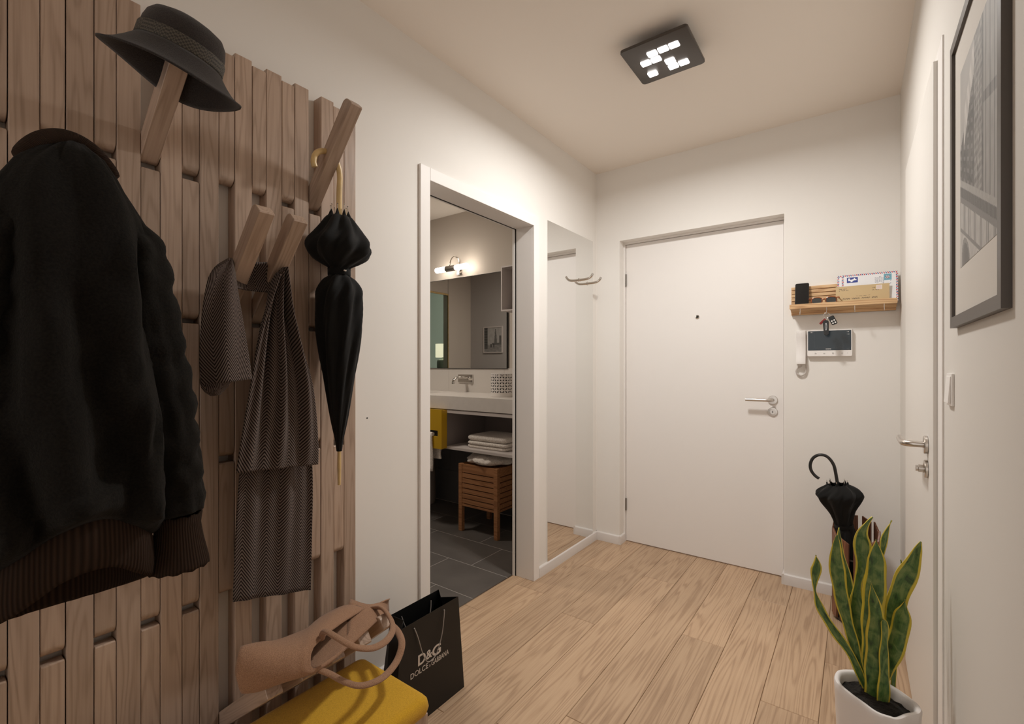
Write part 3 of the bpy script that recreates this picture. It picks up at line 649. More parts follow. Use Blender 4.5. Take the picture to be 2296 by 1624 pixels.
# ---------------------------------------------------------------- scarf over two pegs
sc_ = thing('scarf', 'brown herringbone wool scarf draped over two pegs of the coat rack', 'scarf', (0.15, 0.65, 0.53))
def sheet(name, rows, xf, nx, ny, mat, parent, vlen=None, thick=0.004, u0=0.0, width=0.225):
    """rows: [yL, zL, yR, zR] top to bottom; xf(u, v) gives the distance from the wall"""
    pl_ = catmull([(r[0], r[1], 0) for r in rows], 12); pr_ = catmull([(r[2], r[3], 0) for r in rows], 12)
    m = MB(); vs = []; uvs = []; K = len(pl_) - 1; acc = 0; prev = None; lens = []
    for a, b in zip(pl_, pr_):
        c = (a + b)/2
        if prev is not None: acc += (c - prev).length
        prev = c; lens.append(acc)
    for j in range(K + 1):
        for i in range(nx + 1):
            u = i/nx; p = pl_[j].lerp(pr_[j], u); v = j/K
            vs.append((xf(u, v), p.x, p.y)); uvs.append((u0 + u*width, -lens[j]))
    fs = [(j*(nx+1)+i, j*(nx+1)+i+1, (j+1)*(nx+1)+i+1, (j+1)*(nx+1)+i) for j in range(K) for i in range(nx)]
    m.add(vs, fs); o = m.build(name, mat, parent, smooth=True, solid=thick, recalc=False); setuv(o, lambda k, c: uvs[k]); return o
def pleat(x0, x1, amp, n, ph=0.0):
    def f(u, v):
        k = amp*(1 - v)**0.8 + 0.003
        return lerp(x0, x1, v) + k*math.sin(u*n*PI + ph) + 0.5*k*math.sin(u*n*2.3*PI + 1.1 + 2*v)
    return f
sheet('front_tail', SF, pleat(.165, .150, .020, 5, .4), 72, 0, M['herring'], sc_)
sheet('back_tail', SB, pleat(.128, .118, .010, 4, .2), 60, 0, M['herring'], sc_, u0=0.05)
sheet('left_fold', SL, lambda u, v: .185 + .022*math.sin(u*PI*0.9 + .2)*(0.4 + v) + 0.004*math.sin(u*9 + v*5), 40, 0, M['herring'], sc_, width=0.15)
# inner turn of the fold, seen below its lower edge
sheet('fold_inside', [[0.474, 1.20, 0.578, 1.21], [0.473, 1.168, 0.545, 1.172], [0.481, 1.150, 0.530, 1.153], [0.497, 1.137, 0.516, 1.138]], lambda u, v: .175 + .012*math.sin(u*PI), 20, 0, M['herring'], sc_, u0=0.02, width=0.12)
# the stretch lying across both pegs
sheet('bridge', [[0.556, 1.492, 0.668, 1.503], [0.557, 1.480, 0.667, 1.49], [0.560, 1.448, 0.664, 1.452], [0.566, 1.417, 0.658, 1.416]], lambda u, v: .128 - 0.02*math.sin(u*PI) + .018*v + .006*math.sin(v*7), 40, 0, M['herring'], sc_, u0=0.01, width=0.14)

# ---------------------------------------------------------------- umbrellas
def canopy(profile, ribs, n, twist, jag, pleatk):
    """folded canopy: profile [(z, r)] top to bottom, pleats along the ribs"""
    rings = []
    for i, (z, r) in enumerate(profile):
        ring = []
        for j in range(n):
            a = 2*PI*j/n
            k = math.cos(ribs*(a + twist*i/len(profile)))
            rr = r*(1 + pleatk*k*(0.35 + 0.65*min(1, r/0.05)) + 0.03*math.cos(2*ribs*a + i))
            zz = z + (jag*k if i == 0 else jag*k*0.4 if i == 1 else 0)
            ring.append((rr*math.cos(a), rr*math.sin(a), zz))
        rings.append(ring)
    return rings
def smooth_prof(tab, n=7): return [(v.x, v.y) for v in catmull([(a, b, 0) for a, b in tab], n)]
um = thing('hanging_umbrella', 'closed black umbrella with a bamboo crook handle hanging from a peg', 'umbrella', (0.135, 0.882, 0.83))
pr = smooth_prof([(0.862, .026), (0.845, .044), (0.80, .072), (0.765, .093), (0.735, .088), (0.71, .058), (0.695, .035), (0.688, .032), (0.668, .032), (0.655, .046), (0.62, .066), (0.58, .069), (0.50, .066), (0.40, .054), (0.30, .038), (0.20, .023), (0.14, .012), (0.108, .008)], 4)
m = MB(); m.loft(canopy(pr, 8, 128, 1.5, 0.014, 0.10), True, False, True)
cn = m.build('canopy', M['umbcloth'], um, world=False, smooth=True)
m = MB(); m.lathe([(.0335, .688), (.0350, .686), (.0350, .670), (.0335, .668)], 32); st_ = m.build('strap', M['umbcloth'], um, world=False, smooth='auto')
MB().lathe([(0, .008), (.004, .0065), (.0048, .003), (.0048, 0)], 14, (0.0355, -0.006, .680), 'x').build('snap_button', M['chrome'], st_, world=False, smooth=True)
J = [(0, 0, .80), (0, 0, .93), (0, .002, .985), (0, -.006, 1.022), (0, -.030, 1.046), (0, -.058, 1.046), (0, -.080, 1.030), (0, -.088, 1.004), (0, -.084, .988)]
m = MB(); m.tube(catmull([(p[0], p[1], p[2]) for p in J], 6), 0.0088, 12); m.build('handle', M['bamboo'], um, world=False, smooth='auto')
m = MB(); m.tube([(0, 0, .12), (0, 0, .06), (0, 0, .0)], [.0055, .0062, .0050], 12); m.build('ferrule', M['bamboo'], um, world=False, smooth='auto')
for j in range(8):
    a = 2*PI*j/8; m = MB(); m.tube([(.027*math.cos(a), .027*math.sin(a), .866), (.026*math.cos(a), .026*math.sin(a), .890)], [.0022, .0014], 8)
    m.lathe([(0, -.002), (.003, 0), (0, .003)], 8, (.026*math.cos(a), .026*math.sin(a), .891))
    m.build('rib_tip', M['chrome'], um, world=False, smooth='auto')

# umbrella stand of walnut slats
us = thing('umbrella_stand', 'round walnut slat umbrella stand behind the snake plant', 'umbrella stand', (1.466, 2.768, 0))
NS = 10; RS = 0.088
for j in range(NS):
    a = 2*PI*(j + 0.5)/NS + 0.12; ca, sa = math.cos(a), math.sin(a)
    hw = 0.0195; th = 0.004; m = MB(); top = 0.385 + 0.09*(0.5 + 0.5*sa)
    def Q(s, r, z): return (ca*r - sa*s, sa*r + ca*s, z)
    sl = 0.02*ca
    vs = [Q(-hw, RS - th, 0.012), Q(hw, RS - th, 0.012), Q(hw, RS + th, 0.012), Q(-hw, RS + th, 0.012), Q(-hw, RS - th, top - sl), Q(hw, RS - th, top + sl), Q(hw, RS + th, top + sl), Q(-hw, RS + th, top - sl)]
    m.add(vs, [(0,3,2,1),(4,5,6,7),(0,1,5,4),(1,2,6,5),(2,3,7,6),(3,0,4,7)]); m.build('slat', M['walnut'], us, world=False, bevel=0.001)
m = MB(); m.lathe([(0, 0), (.083, 0), (.084, .002), (.084, .016), (.080, .018), (0, .018)], 40); m.build('base_plate', M['black'], us, world=False, smooth='auto')
for z in (.13, .30):
    m = MB(); m.lathe([(.0835, z), (.0835, z + .008), (.0805, z + .008), (.0805, z), (.0835, z)], 40); m.build('hoop', M['black'], us, world=False, smooth='auto')
u2r = (Vector((1.4, 2.765, .60)) - Vector((1.475, 2.785, .02))).normalized()
u2 = thing('stand_umbrella', 'closed black umbrella with black crook handle leaning in the walnut stand', 'umbrella', (1.474, 2.785, .0205), frame_rot(u2r, (1, 0, 0)))
pr = smooth_prof([(0.622, .040), (0.618, .046), (0.598, .074), (0.575, .092), (0.55, .082), (0.50, .056), (0.455, .040), (0.432, .036), (0.415, .036), (0.39, .042), (0.34, .046), (0.28, .046), (0.18, .032), (0.09, .016), (0.05, .008)], 4)
m = MB(); m.loft(canopy(pr, 8, 128, 0.9, 0.012, 0.10), True, False, True); m.build('canopy', M['umbcloth'], u2, world=False, smooth=True)
m = MB(); m.lathe([(.0385, .431), (.0395, .429), (.0395, .416), (.0385, .414)], 32); m.build('strap', M['umbcloth'], u2, world=False, smooth='auto')
J = [(0, 0, .55), (0, 0, .68), (-.006, 0, .725), (-.026, 0, .757), (-.055, 0, .765), (-.083, 0, .750), (-.099, 0, .720), (-.100, 0, .690), (-.088, 0, .664), (-.072, 0, .648)]
m = MB(); m.tube(catmull(J, 6), 0.0072, 12); m.build('handle', M['black'], u2, world=False, smooth='auto')
m = MB(); m.tube([(0, 0, .06), (0, 0, .0)], [.004, .0035], 10); m.build('ferrule', M['black'], u2, world=False, smooth='auto')
for j in range(8):
    a = 2*PI*j/8; m = MB(); m.tube([(.040*math.cos(a), .040*math.sin(a), .624), (.041*math.cos(a), .041*math.sin(a), .642)], [.0020, .0012], 8); m.build('rib_tip', M['chrome'], u2, world=False, smooth='auto')

# ---------------------------------------------------------------- brown tote bag lying on the low pegs
tb = thing('tote_bag', 'brown felt tote bag with looped handles lying over the mustard bench', 'handbag', (0.28, 0.70, 0.35))
def rsample(tab, n):
    c = catmull(tab, 8); return [c[round(i*(len(c)-1)/(n-1))] for i in range(n)]
NR = 34
T_, U_, L_, B_ = rsample(HT, NR), rsample(HU, NR), rsample(HL, NR), rsample(HB, NR)
def round_ring(a, b, c, d, k):
    """closed rounded ring through four corners a(top rear) b(front top) c(front bottom) d(rear bottom)"""
    P = [a, b, c, d]; ctr = (a + b + c + d)/4; out = []
    for i in range(4):
        p, q = P[i], P[(i+1) % 4]
        for t in (0.14, 0.32, 0.5, 0.68, 0.86): out.append(p.lerp(q, t))
    out2 = []
    n = len(out)
    for i in range(n): out2.append(out[i]*0.6 + (out[i-1] + out[(i+1) % n])*0.2)
    bul = 0.006*k
    res = []
    for i, p in enumerate(out2):
        dv = (p - ctr); res.append(tuple(p + dv.normalized()*bul*math.sin(PI*((i % 5)/4))))
    return res
rings = []
ctr0 = (T_[0] + U_[0] + L_[0] + B_[0])/4 + Vector((-0.01, -0.012, 0))
rings.append([tuple(Vector(p).lerp(ctr0, 0.75)) for p in round_ring(T_[0], U_[0], L_[0], B_[0], 0)])
rings.append([tuple(Vector(p).lerp(ctr0, 0.28)) for p in round_ring(T_[0], U_[0], L_[0], B_[0], 0)])
for i in range(NR): rings.append(round_ring(T_[i], U_[i], L_[i], B_[i], 1 - i/NR*0.5))
m = MB(); m.loft(rings, True, True, False); m.build('bag_body', M['bagfelt'], tb, smooth=True, solid=0.005)
tp = [Vector(p) for p in HTip]
m = MB(); ea = catmull([T_[-6], T_[-1], tp[0]], 5); eb = catmull([B_[-6], B_[-1], tp[1]], 5); ng = 8; vs = []
for i, (p, q) in enumerate(zip(ea, eb)):
    for j in range(ng + 1):
        t = j/ng; w = p.lerp(q, t); w = w + Vector((-.018, .010, .004))*math.sin(PI*t)*min(1, .4 + i/len(ea)); vs.append(tuple(w))
m.add(vs, [(i*(ng+1)+j, i*(ng+1)+j+1, (i+1)*(ng+1)+j+1, (i+1)*(ng+1)+j) for i in range(len(ea)-1) for j in range(ng)])
m.build('gusset_corner', M['bagfelt'], tb, solid=0.004, smooth=True)
m = MB(); m.tube(catmull(HH1, 8), 0.0095, 14, flat=0.6); m.build('handle', M['bagfelt'], tb, smooth='auto')
m = MB(); m.tube(catmull(HH2, 8), 0.0100, 14, flat=0.6); m.build('handle', M['bagfelt'], tb, smooth='auto')

# ---------------------------------------------------------------- black paper shopping bag
sb = thing('shopping_bag', 'black paper shopping bag with silver lettering on the floor beside the bench', 'shopping bag', (0.23, 1.16, 0))
FX, BXX = 0.280, 0.187
def bagside(y, yb, fold): return y
fy0, fy1, by0_, by1_ = 1.012, 1.281, 1.046, 1.273
m = MB()
# bottom rectangle x .185-.275, y .985-1.318; mouth narrower, gussets folded in
bot = dict(fl=(FX - .004, .985, .001), fr=(FX - .004, 1.318, .001), br=(BXX + .0, 1.318, .001), bl=(BXX + .0, .985, .001))
top = dict(fl=(FX, fy0, .357), fr=(FX, fy1, .357), br=(BXX, by1_, .360), bl=(BXX, by0_, .360), gr=(.222, 1.250, .350), gl=(.232, 1.062, .350))
vs = [bot['fl'], bot['fr'], bot['br'], bot['bl'], top['fl'], top['fr'], top['br'], top['bl'], top['gr'], top['gl'], (.232, 1.318, .10), (.232, .985, .10), (.232, 1.318, .001), (.232, .985, .001)]
m.add(vs, [(0, 1, 5, 4), (3, 7, 6, 2), (0, 3, 2, 1), (1, 12, 10), (12, 2, 10), (1, 10, 8, 5), (10, 2, 6, 8), (0, 11, 13), (13, 11, 3), (0, 4, 9, 11), (11, 9, 7, 3)])
m.build('paper_body', M['paperbag'], sb, solid=0.0012)
tilt = Vector((0, 0.004/.357*0, 1)); uy = Vector((0, 1, 0)); uz = Vector((0.004/.357, 0, 1)).normalized()
def onbag(y, z): return (FX - .004 + .004*z/.357 + 0.0012, y, z)
def place_text(body, y0, y1, z0, hgt, name, bold):
    vs, fs = text_mesh(body, 1.0, (0, 0, 0), (1, 0, 0), (0, 1, 0), 0.0, bold)
    xs = [v[0] for v in vs]; ys = [v[1] for v in vs]; ax, bx_ = min(xs), max(xs); ay, by_ = min(ys), max(ys)
    out = [onbag(y0 + (v[0]-ax)/(bx_-ax)*(y1-y0), z0 + (v[1]-ay)/(by_-ay)*hgt) for v in vs]
    m = MB(); m.add(out, fs); o = m.build(name, M['silver'], sb, recalc=False); o.modifiers.new('s', 'SOLIDIFY').thickness = 0.0006; return o
place_text('D', 1.085, 1.119, .199, .036, 'lettering', 0.022)
place_text('&', 1.121, 1.150, .201, .030, 'lettering', 0.018)
place_text('G', 1.150, 1.192, .195, .036, 'lettering', 0.022)
place_text('DOLCE', 1.052, 1.131, .171, .018, 'lettering', 0.0)
place_text('&', 1.137, 1.142, .171, .008, 'lettering', 0.0)
place_text('GABBANA', 1.147, 1.232, .169, .018, 'lettering', 0.0)
cd = MB(); cd.tube(catmull([(.2845, 1.065, .337), (.288, 1.078, .30), (.291, 1.094, .245), (.292, 1.113, .207), (.292, 1.135, .200), (.292, 1.160, .213), (.291, 1.185, .262), (.288, 1.198, .31), (.2845, 1.205, .340)], 8), 0.0016, 8)
for y, z in ((1.065, .337), (1.205, .340)): cd.lathe([(0, -.003), (.0025, 0), (0, .003)], 8, (.283, y, z))
cd.build('cord_handle', M['cord'], sb, smooth='auto')
cd = MB(); cd.tube(catmull([(.1905, 1.09, .337), (.197, 1.10, .30), (.201, 1.13, .235), (.201, 1.16, .225), (.201, 1.19, .235), (.197, 1.22, .30), (.1905, 1.23, .337)], 8), 0.0016, 8); cd.build('cord_handle', M['cord'], sb, smooth='auto')

# ---------------------------------------------------------------- snake plant in a white pot
PX_, PY_ = 1.506, 1.435
sp_ = thing('potted_snake_plant', 'snake plant with yellow-edged leaves in a white pot by the right-hand door', 'plant', (PX_, PY_, 0))
outl = [(1.4215, 1.465), (1.432, 1.492), (1.468, 1.516), (1.505, 1.517), (1.545, 1.492), (1.580, 1.456), (1.590, 1.432), (1.585, 1.408), (1.568, 1.388), (1.545, 1.356), (1.530, 1.3505), (1.505, 1.351), (1.478, 1.371), (1.448, 1.396), (1.424, 1.428)]
oc = [(v.x, v.y) for v in catmull([(a, b, 0) for a, b in outl], 5, closed=True)]
def pring(z, k, d=0.0):
    r = []
    for x, y in oc:
        v = Vector((x - PX_, y - PY_)); v = v*k; v = v - v.normalized()*d; r.append((PX_ + v.x, PY_ + v.y, z))
    return r
m = MB(); m.loft([pring(0.0, .74), pring(.004, .76), pring(.10, .82), pring(.25, .91), pring(.40, .985), pring(.414, .995), pring(.419, .99, .002), pring(.420, .98, .006), pring(.417, .97, .010), pring(.405, .96, .0115), pring(.36, .94, .012), pring(.34, .93, .012)])
m.build('pot', M['ceramic'], sp_, smooth='auto', angle=50)
m = MB(); rs_ = []
for k in (0.0, .3, .6, .93): rs_.append([(x, y, .400 + 0.006*nz(x*60, y*60, 1) - .004*k) for x, y, z in pring(.4, max(k, .01), .011 if k > .5 else 0)])
m.loft(rs_, True, True, False); m.build('soil', M['soil'], sp_, smooth=True)
for li, pts in enumerate(LV):
    base = Vector((lerp(pts[0][0], PX_, .25), lerp(pts[0][1], 1.45, .6), .385))
    ctr = [base] + [Vector(p[:3]) for p in pts]; wid = [pts[0][3]] + [p[3] for p in pts]
    cc = catmull(ctr, 6); cw_ = catmull([(w, 0, 0) for w in wid], 6)
    m = MB(); vs = []; uvs = []; acc = 0; tw0 = random.uniform(-.5, .5); tw1 = tw0 + random.uniform(-.9, .9)
    if li in (4, 5, 1): tw0, tw1 = -.15, .2
    if li == 6: tw0, tw1 = .25, -.25
    K = len(cc)
    for i in range(K):
        t = (cc[min(i+1, K-1)] - cc[max(i-1, 0)]).normalized()
        side = Vector((1, 0, 0)); side = (side - t*side.dot(t)).normalized(); nrm = t.cross(side)
        an = lerp(tw0, tw1, i/K); side2 = side*math.cos(an) + nrm*math.sin(an); n2 = t.cross(side2)
        w = max(.0004, cw_[i].x)*1.08/max(.75, math.cos(an))
        if i: acc += (cc[i] - cc[i-1]).length
        cup = .16
        for j in range(7):
            u = j/6; s = u - .5
            vs.append(tuple(cc[i] + side2*(s*w) + n2*(cup*w*(abs(s)*2)**1.6*(1 if li % 3 else -1)*.7) + side2*(.0012*math.sin(acc*70 + li + 4*u)))); uvs.append((u, acc + li*.37))
    fs = [(i*7 + j, i*7 + j + 1, i*7 + 8 + j, i*7 + 7 + j) for i in range(K-1) for j in range(6)]
    m.add(vs, fs); o = m.build('leaf', M['leaf'], sp_, smooth=True, solid=0.0022, recalc=False); setuv(o, lambda k, c: uvs[k])
# ---------------------------------------------------------------- oak key shelf and what is on it
sh = thing('key_shelf', 'small oak wall shelf with key hooks right of the entrance door', 'shelf', (1.403, D, 1.486))
bkp = MB()
for i in range(8):
    z0 = 1.486 + i*0.0195; bkp.box(1.181, 1.626, D - 0.020, D, z0, z0 + 0.0160)
bkp.box(1.1815, 1.6255, D - 0.009, D, 1.486, 1.640); bkp.build('back_panel', M['shelfwood'], sh, bevel=0.0012)
lg = MB(); lg.loft([[(x, D - .020, 1.538), (x, D - .020, 1.500), (x, D - .034, 1.500), (x, D - .036, 1.505), (x, D - .060, 1.512), (x, D - .106, 1.512), (x, D - .106, 1.536), (x, D - .098, 1.536), (x, D - .096, 1.526), (x, D - .030, 1.526)] for x in (1.181, 1.627)])
lg.build('ledge', M['shelfwood'], sh, bevel=0.001)
for x in (1.229, 1.345, 1.462, 1.577):
    m = MB(); m.tube(catmull([(x, D - .100, 1.5125), (x, D - .100, 1.500), (x, D - .101, 1.488), (x, D - .107, 1.480), (x, D - .114, 1.483), (x, D - .116, 1.492)], 5), 0.0016, 8); m.build('key_hook', M['chrome'], sh, smooth='auto')
ZS = 1.5265
ph_ = thing('smartphone', 'black smartphone standing upright on the oak key shelf', 'phone', (1.233, D - .058, ZS))
pm = MB(); qs = [rrect(1.233, 1.592, .063, .128, .008)]
pts = rrect(0, .0645, .0635, .127, .008)
m = MB(); m.loft([[(1.233 + x, (D - .066) + .030*(y/.127) + o, ZS + .0005 + y) for x, y in rrect(0, .0645, .0635 - i, .127 - i, .008)] for o, i in ((0, .002), (.001, 0), (.007, 0), (.008, .002))])
m.build('body', M['black'], ph_, smooth='auto')
m = MB(); m.loft([[(1.233 + x, (D - .0664) + .030*(y/.127) + o, ZS + .0005 + y) for x, y in rrect(0, .0645, .059, .121, .006)] for o in (0, .0008)]); m.build('screen', M['phone'], ph_)
# envelopes
def scrib(u, v, u0, v0, u1, h, dens, seed):
    if not (u0 < u < u1 and v0 < v < v0 + h): return False
    k = math.sin((u - u0)*dens*2.1 + seed) * 0.5 + 0.5*math.sin((u - u0)*dens*5.3 + 2*seed)
    gap = math.sin((u - u0)*dens*0.37 + seed*3) > 0.82
    return (abs((v - v0)/h - (0.5 + 0.38*k)) < 0.22) and not gap
def air_ink(u, v):
    W_, H_ = .236, .150; e = .0075
    if u < e or u > W_ - e or v < e or v > H_ - e:
        t = ((u + v*0.7) if (v < e or v > H_ - e) else (v + u*.7)) % 0.0165
        return (.50, .03, .05) if t < .0045 else (.035, .07, .22) if .008 < t < .0125 else (.78, .77, .78)
    if .022 < u < .070 and .108 < v < .136:
        x, y = (u - .046)/.024, (v - .122)/.014
        plane = abs(y - .1*x) < .22 and abs(x) < .75 or abs((y + .1) - (x - .1)*1.6) < .35 and abs(y) < .75 and -.3 < x < .5 or (x < -.45 and abs(y - .3) < .35 and x > -.75)
        return (.85, .85, .88) if plane else (.045, .065, .27)
    if .178 < u < .212 and .106 < v < .140:
        x, y = (u - .195)/.017, (v - .123)/.017
        if abs(x) > .86 or abs(y) > .86: return (.45, .62, .68)
        if (x + .05)**2 + (y*1.2)**2 < .28: return (.28, .05, .06) if math.sin(x*14 + y*9) > .1 else (.62, .68, .72)
        return (.16, .36, .46)
    if .140 < u < .180 and any(abs(v - (.100 + .006*q + .003*math.sin((u)*240))) < .0008 for q in range(5)): return (.12, .13, .2)
    r = math.hypot(u - .192, v - .098)
    if .0155 < r < .0168: return (.14, .15, .22)
    return (.78, .78, .80)
def kraft_ink(u, v):
    if .165 < u < .188 and .062 < v < .084: return (.70, .58, .55) if (.168 < u < .185 and .065 < v < .081) else (.76, .70, .64)
    for a in ((.014, .073, .047, .005, 900, 1), (.014, .065, .052, .005, 800, 2), (.148, .070, .163, .004, 900, 3), (.150, .058, .175, .006, 600, 4), (.028, .020, .170, .008, 420, 5), (.085, .034, .14, .003, 900, 6)):
        if scrib(u, v, *a): return (.10, .075, .06)
    return (.56, .42, .235)
def envelope(name, label, x0, w, h, y0, lean, ink, nx, ny, group=None, back=(.72, .71, .70)):
    e = thing(name, label, 'envelope', (x0 + w/2, y0, ZS), group=group)
    vy = Vector((0, lean, h)); vyn = vy/h; m = MB()
    o = Vector((x0, y0, ZS + .0008)); nn = Vector((1, 0, 0)).cross(vy).normalized()
    c = [o, o + Vector((w, 0, 0)), o + Vector((w, 0, 0)) + vy, o + vy]
    m.add([tuple(p - nn*.0) for p in c] + [tuple(p - nn*.0016) for p in c], [(0,1,2,3),(7,6,5,4),(0,4,5,1),(1,5,6,2),(2,6,7,3),(3,7,4,0)])
    m.build('paper', plain(name + '_paper', back, .8), e)
    painted('printed_face', o + nn*.0003, (1, 0, 0), vyn, w, h, nx, ny, ink, M['ink'], e); return e
envelope('airmail_envelope', 'red and blue striped airmail envelope showing its stamp, in front of its twin', 1.408, .224, .150, D - .056, .030, lambda u, v: air_ink(u*.236/.224, v), 118, 75, 'airmail envelopes on the key shelf')
envelope('airmail_envelope', 'airmail envelope peeking out left behind the stamped one on the shelf', 1.389, .224, .150, D - .050, .027, lambda u, v: air_ink(u*.236/.224, v), 118, 75, 'airmail envelopes on the key shelf')
envelope('kraft_envelope', 'tan handwritten envelope leaning in front of the airmail letters', 1.383, .216, .089, D - .066, .010, kraft_ink, 160, 66, back=(.56, .42, .235))
# sunglasses
sg = thing('sunglasses', 'tortoiseshell sunglasses with dark lenses lying on the oak key shelf', 'sunglasses', (1.333, D - .086, ZS))
for s, nm in ((-1, 'lens'), (1, 'lens')):
    cx_ = 1.333 + s*.031; pts = []
    for j in range(24):
        a = 2*PI*j/24; pts.append((cx_ + .0235*math.copysign(abs(math.cos(a))**.75, math.cos(a)), D - .088, ZS + .0225 + .0165*math.copysign(abs(math.sin(a))**.8, math.sin(a))*(1 if math.sin(a) > 0 else 1.05)))
    m = MB(); m.tube(pts, .0026, 8, closed=True); m.build('rim', M['tortoise'], sg, smooth='auto')
    m = MB(); m.loft([[(x, y + o, z) for x, y, z in pts] for o in (-.0006, .0006)]); m.build('lens', M['lens'], sg)
    m = MB(); m.tube(catmull([(cx_ + s*.022, D - .088, ZS + .034), (cx_ + s*.032, D - .086, ZS + .035), (cx_ + s*.033, D - .070, ZS + .034), (cx_ + s*.024, D - .040, ZS + .030), (cx_ - s*.01, D - .034, ZS + .022)], 5), .0028, 8); m.build('temple', M['tortoise'], sg, smooth='auto')
m = MB(); m.tube(catmull([(1.333 - .009, D - .088, ZS + .027), (1.333, D - .0885, ZS + .031), (1.333 + .009, D - .088, ZS + .027)], 5), .0026, 8); m.build('bridge', M['tortoise'], sg, smooth='auto')
# keys
ky = thing('key_bunch', 'bunch of car keys with a red tag hanging from the key shelf', 'keys', (1.345, D - .107, 1.481))
KY = D - .108
m = MB(); m.tube([(1.345 + .013*math.sin(2*PI*j/24), KY, 1.468 + .0145*math.cos(2*PI*j/24)) for j in range(24)], .0011, 8, closed=True)
m.tube([(1.340 + .006*math.sin(2*PI*j/16), KY - .001 + .003*math.cos(2*PI*j/16), 1.450 + .007*math.cos(2*PI*j/16)) for j in range(16)], .0009, 6, closed=True); m.build('key_ring', M['chrome'], ky, smooth='auto')
def slab(cx_, cz, ang, w, h, r, y0, y1, taper=1.0):
    rings = []; ca, sa = math.cos(ang), math.sin(ang)
    for y, i in ((y0, .003), (y0 + .002, 0), (y1 - .002, 0), (y1, .003)):
        rg = []
        for x, z in rrect(0, 0, w - i, h - i, r):
            x *= lerp(1.0, taper, .5 - z/h); rg.append((cx_ + x*ca - z*sa, y, cz + x*sa + z*ca))
        rings.append(rg)
    return MB().loft(rings)
ck = slab(1.3435, 1.405, .05, .026, .078, .011, KY - .013, KY - .001, .8).build('car_key', M['black'], ky, smooth='auto')
m = MB(); m.tube([(1.3435 + .0035*math.cos(2*PI*j/20), KY - .0135, 1.410 + .018*math.sin(2*PI*j/20)) for j in range(20)], .0010, 6, closed=True); m.build('emblem_ring', M['chrome'], ck, smooth='auto')
fb = slab(1.372, 1.442, .42, .026, .046, .006, KY - .006, KY + .004).build('remote_fob', M['black'], ky, smooth='auto')
for q in range(4):
    bx__, bz__ = (-.0055 + .011*(q % 2)), (-.014 + .012*(q//2)); ca, sa = math.cos(.42), math.sin(.42)
    MB().lathe([(0, -.0012), (.0036, -.0008), (.0038, 0), (.0038, .001)], 14, (1.372 + bx__*ca - bz__*sa, KY - .0062, 1.442 + bx__*sa + bz__*ca), 'y').build('fob_button', M['plastic'], fb, smooth='auto')
slab(1.3285, 1.438, -.75, .011, .034, .003, KY - .003, KY + .002).build('red_tag', M['redtag'], ky, smooth='auto')

# ---------------------------------------------------------------- video intercom
vi = thing('video_intercom', 'white wall intercom with dark video screen and corded handset below the key shelf', 'intercom', (1.34, D, 1.25))
m = MB(); m.loft([[(x, y, z) for x, z in rrect(1.3535, 1.3305, .197 - i, .140 - i, .006)] for y, i in ((D, 0), (D - .021, 0), (D - .024, .003))]); mo = m.build('monitor', M['plastic'], vi, smooth='auto')
m = MB(); m.loft([[(x, y, z) for x, z in rrect(1.3530, 1.3440, .188, .103, .002)] for y in (D - .0238, D - .0248)]); scn = m.build('screen', M['screen'], mo)
mk_ = MB()
def bar(x0, x1, z0, z1, y=D - .0252): mk_.box(x0, x1, y, y + .0006, z0, z1)
for q in range(7): bar(1.3385 + q*.0034, 1.3413 + q*.0034, 1.2975, 1.3010)
bar(1.2715, 1.2745, 1.3865, 1.3890); bar(1.2755, 1.2785, 1.3865, 1.3890)
bar(1.4285, 1.4300, 1.3862, 1.3872); bar(1.4325, 1.4365, 1.3855, 1.3885); bar(1.4285, 1.4295, 1.3735, 1.3745); bar(1.4320, 1.4395, 1.3730, 1.3748)
mk_.build('screen_print', M['plastic'], scn)
mk_ = MB(); bar(1.2800, 1.2870, 1.3868, 1.3882); bar(1.4275, 1.4385, 1.3005, 1.3018)
for x0, x1, z0, z1 in ((1.2895, 1.2899, 1.305, 1.385), (1.4125, 1.4129, 1.305, 1.385), (1.2895, 1.4129, 1.3046, 1.3050)): bar(x0, x1, z0, z1)
mk_.build('screen_print', plain('dim_print', (.09, .10, .11), .5), scn)
for k, (x, kind) in enumerate(((1.2935, 'call'), (1.3315, 'talk'), (1.3695, 'open'), (1.4085, 'menu'))):
    bt_ = MB().lathe([(0, D - .0248), (.0055, D - .0246), (.006, D - .024), (.006, D - .0235)], 18, (x, 0, 1.2765), 'y').build('button', M['plastic'], mo, smooth='auto')
    sy = MB(); yy = D - .0250
    if kind in ('call', 'open'):
        sy.tube([(x + .0028*math.cos(2*PI*j/14), yy, 1.2765 + (.0024 if kind == 'call' else .0034)*math.sin(2*PI*j/14)) for j in range(14)], .00045, 6, closed=True)
    elif kind == 'talk':
        sy.tube([(x - .001 + .0022*math.cos(2*PI*j/14), yy, 1.2765 + .0022*math.sin(2*PI*j/14)) for j in range(14)], .00045, 6, closed=True); sy.box(x + .002, x + .0045, yy, yy + .0005, 1.2761, 1.2769)
    else:
        for q in range(3): sy.box(x - .0042 + q*.003, x - .0018 + q*.003, yy, yy + .0005, 1.2758, 1.2772)
    sy.build('symbol', M['frameb'], bt_)
MB().lathe([(0, D - .0246), (.0012, D - .0244), (.0012, D - .0238)], 10, (1.432, 0, 1.2765), 'y').build('microphone_hole', M['frameb'], mo)
hs_ = MB(); hr = []
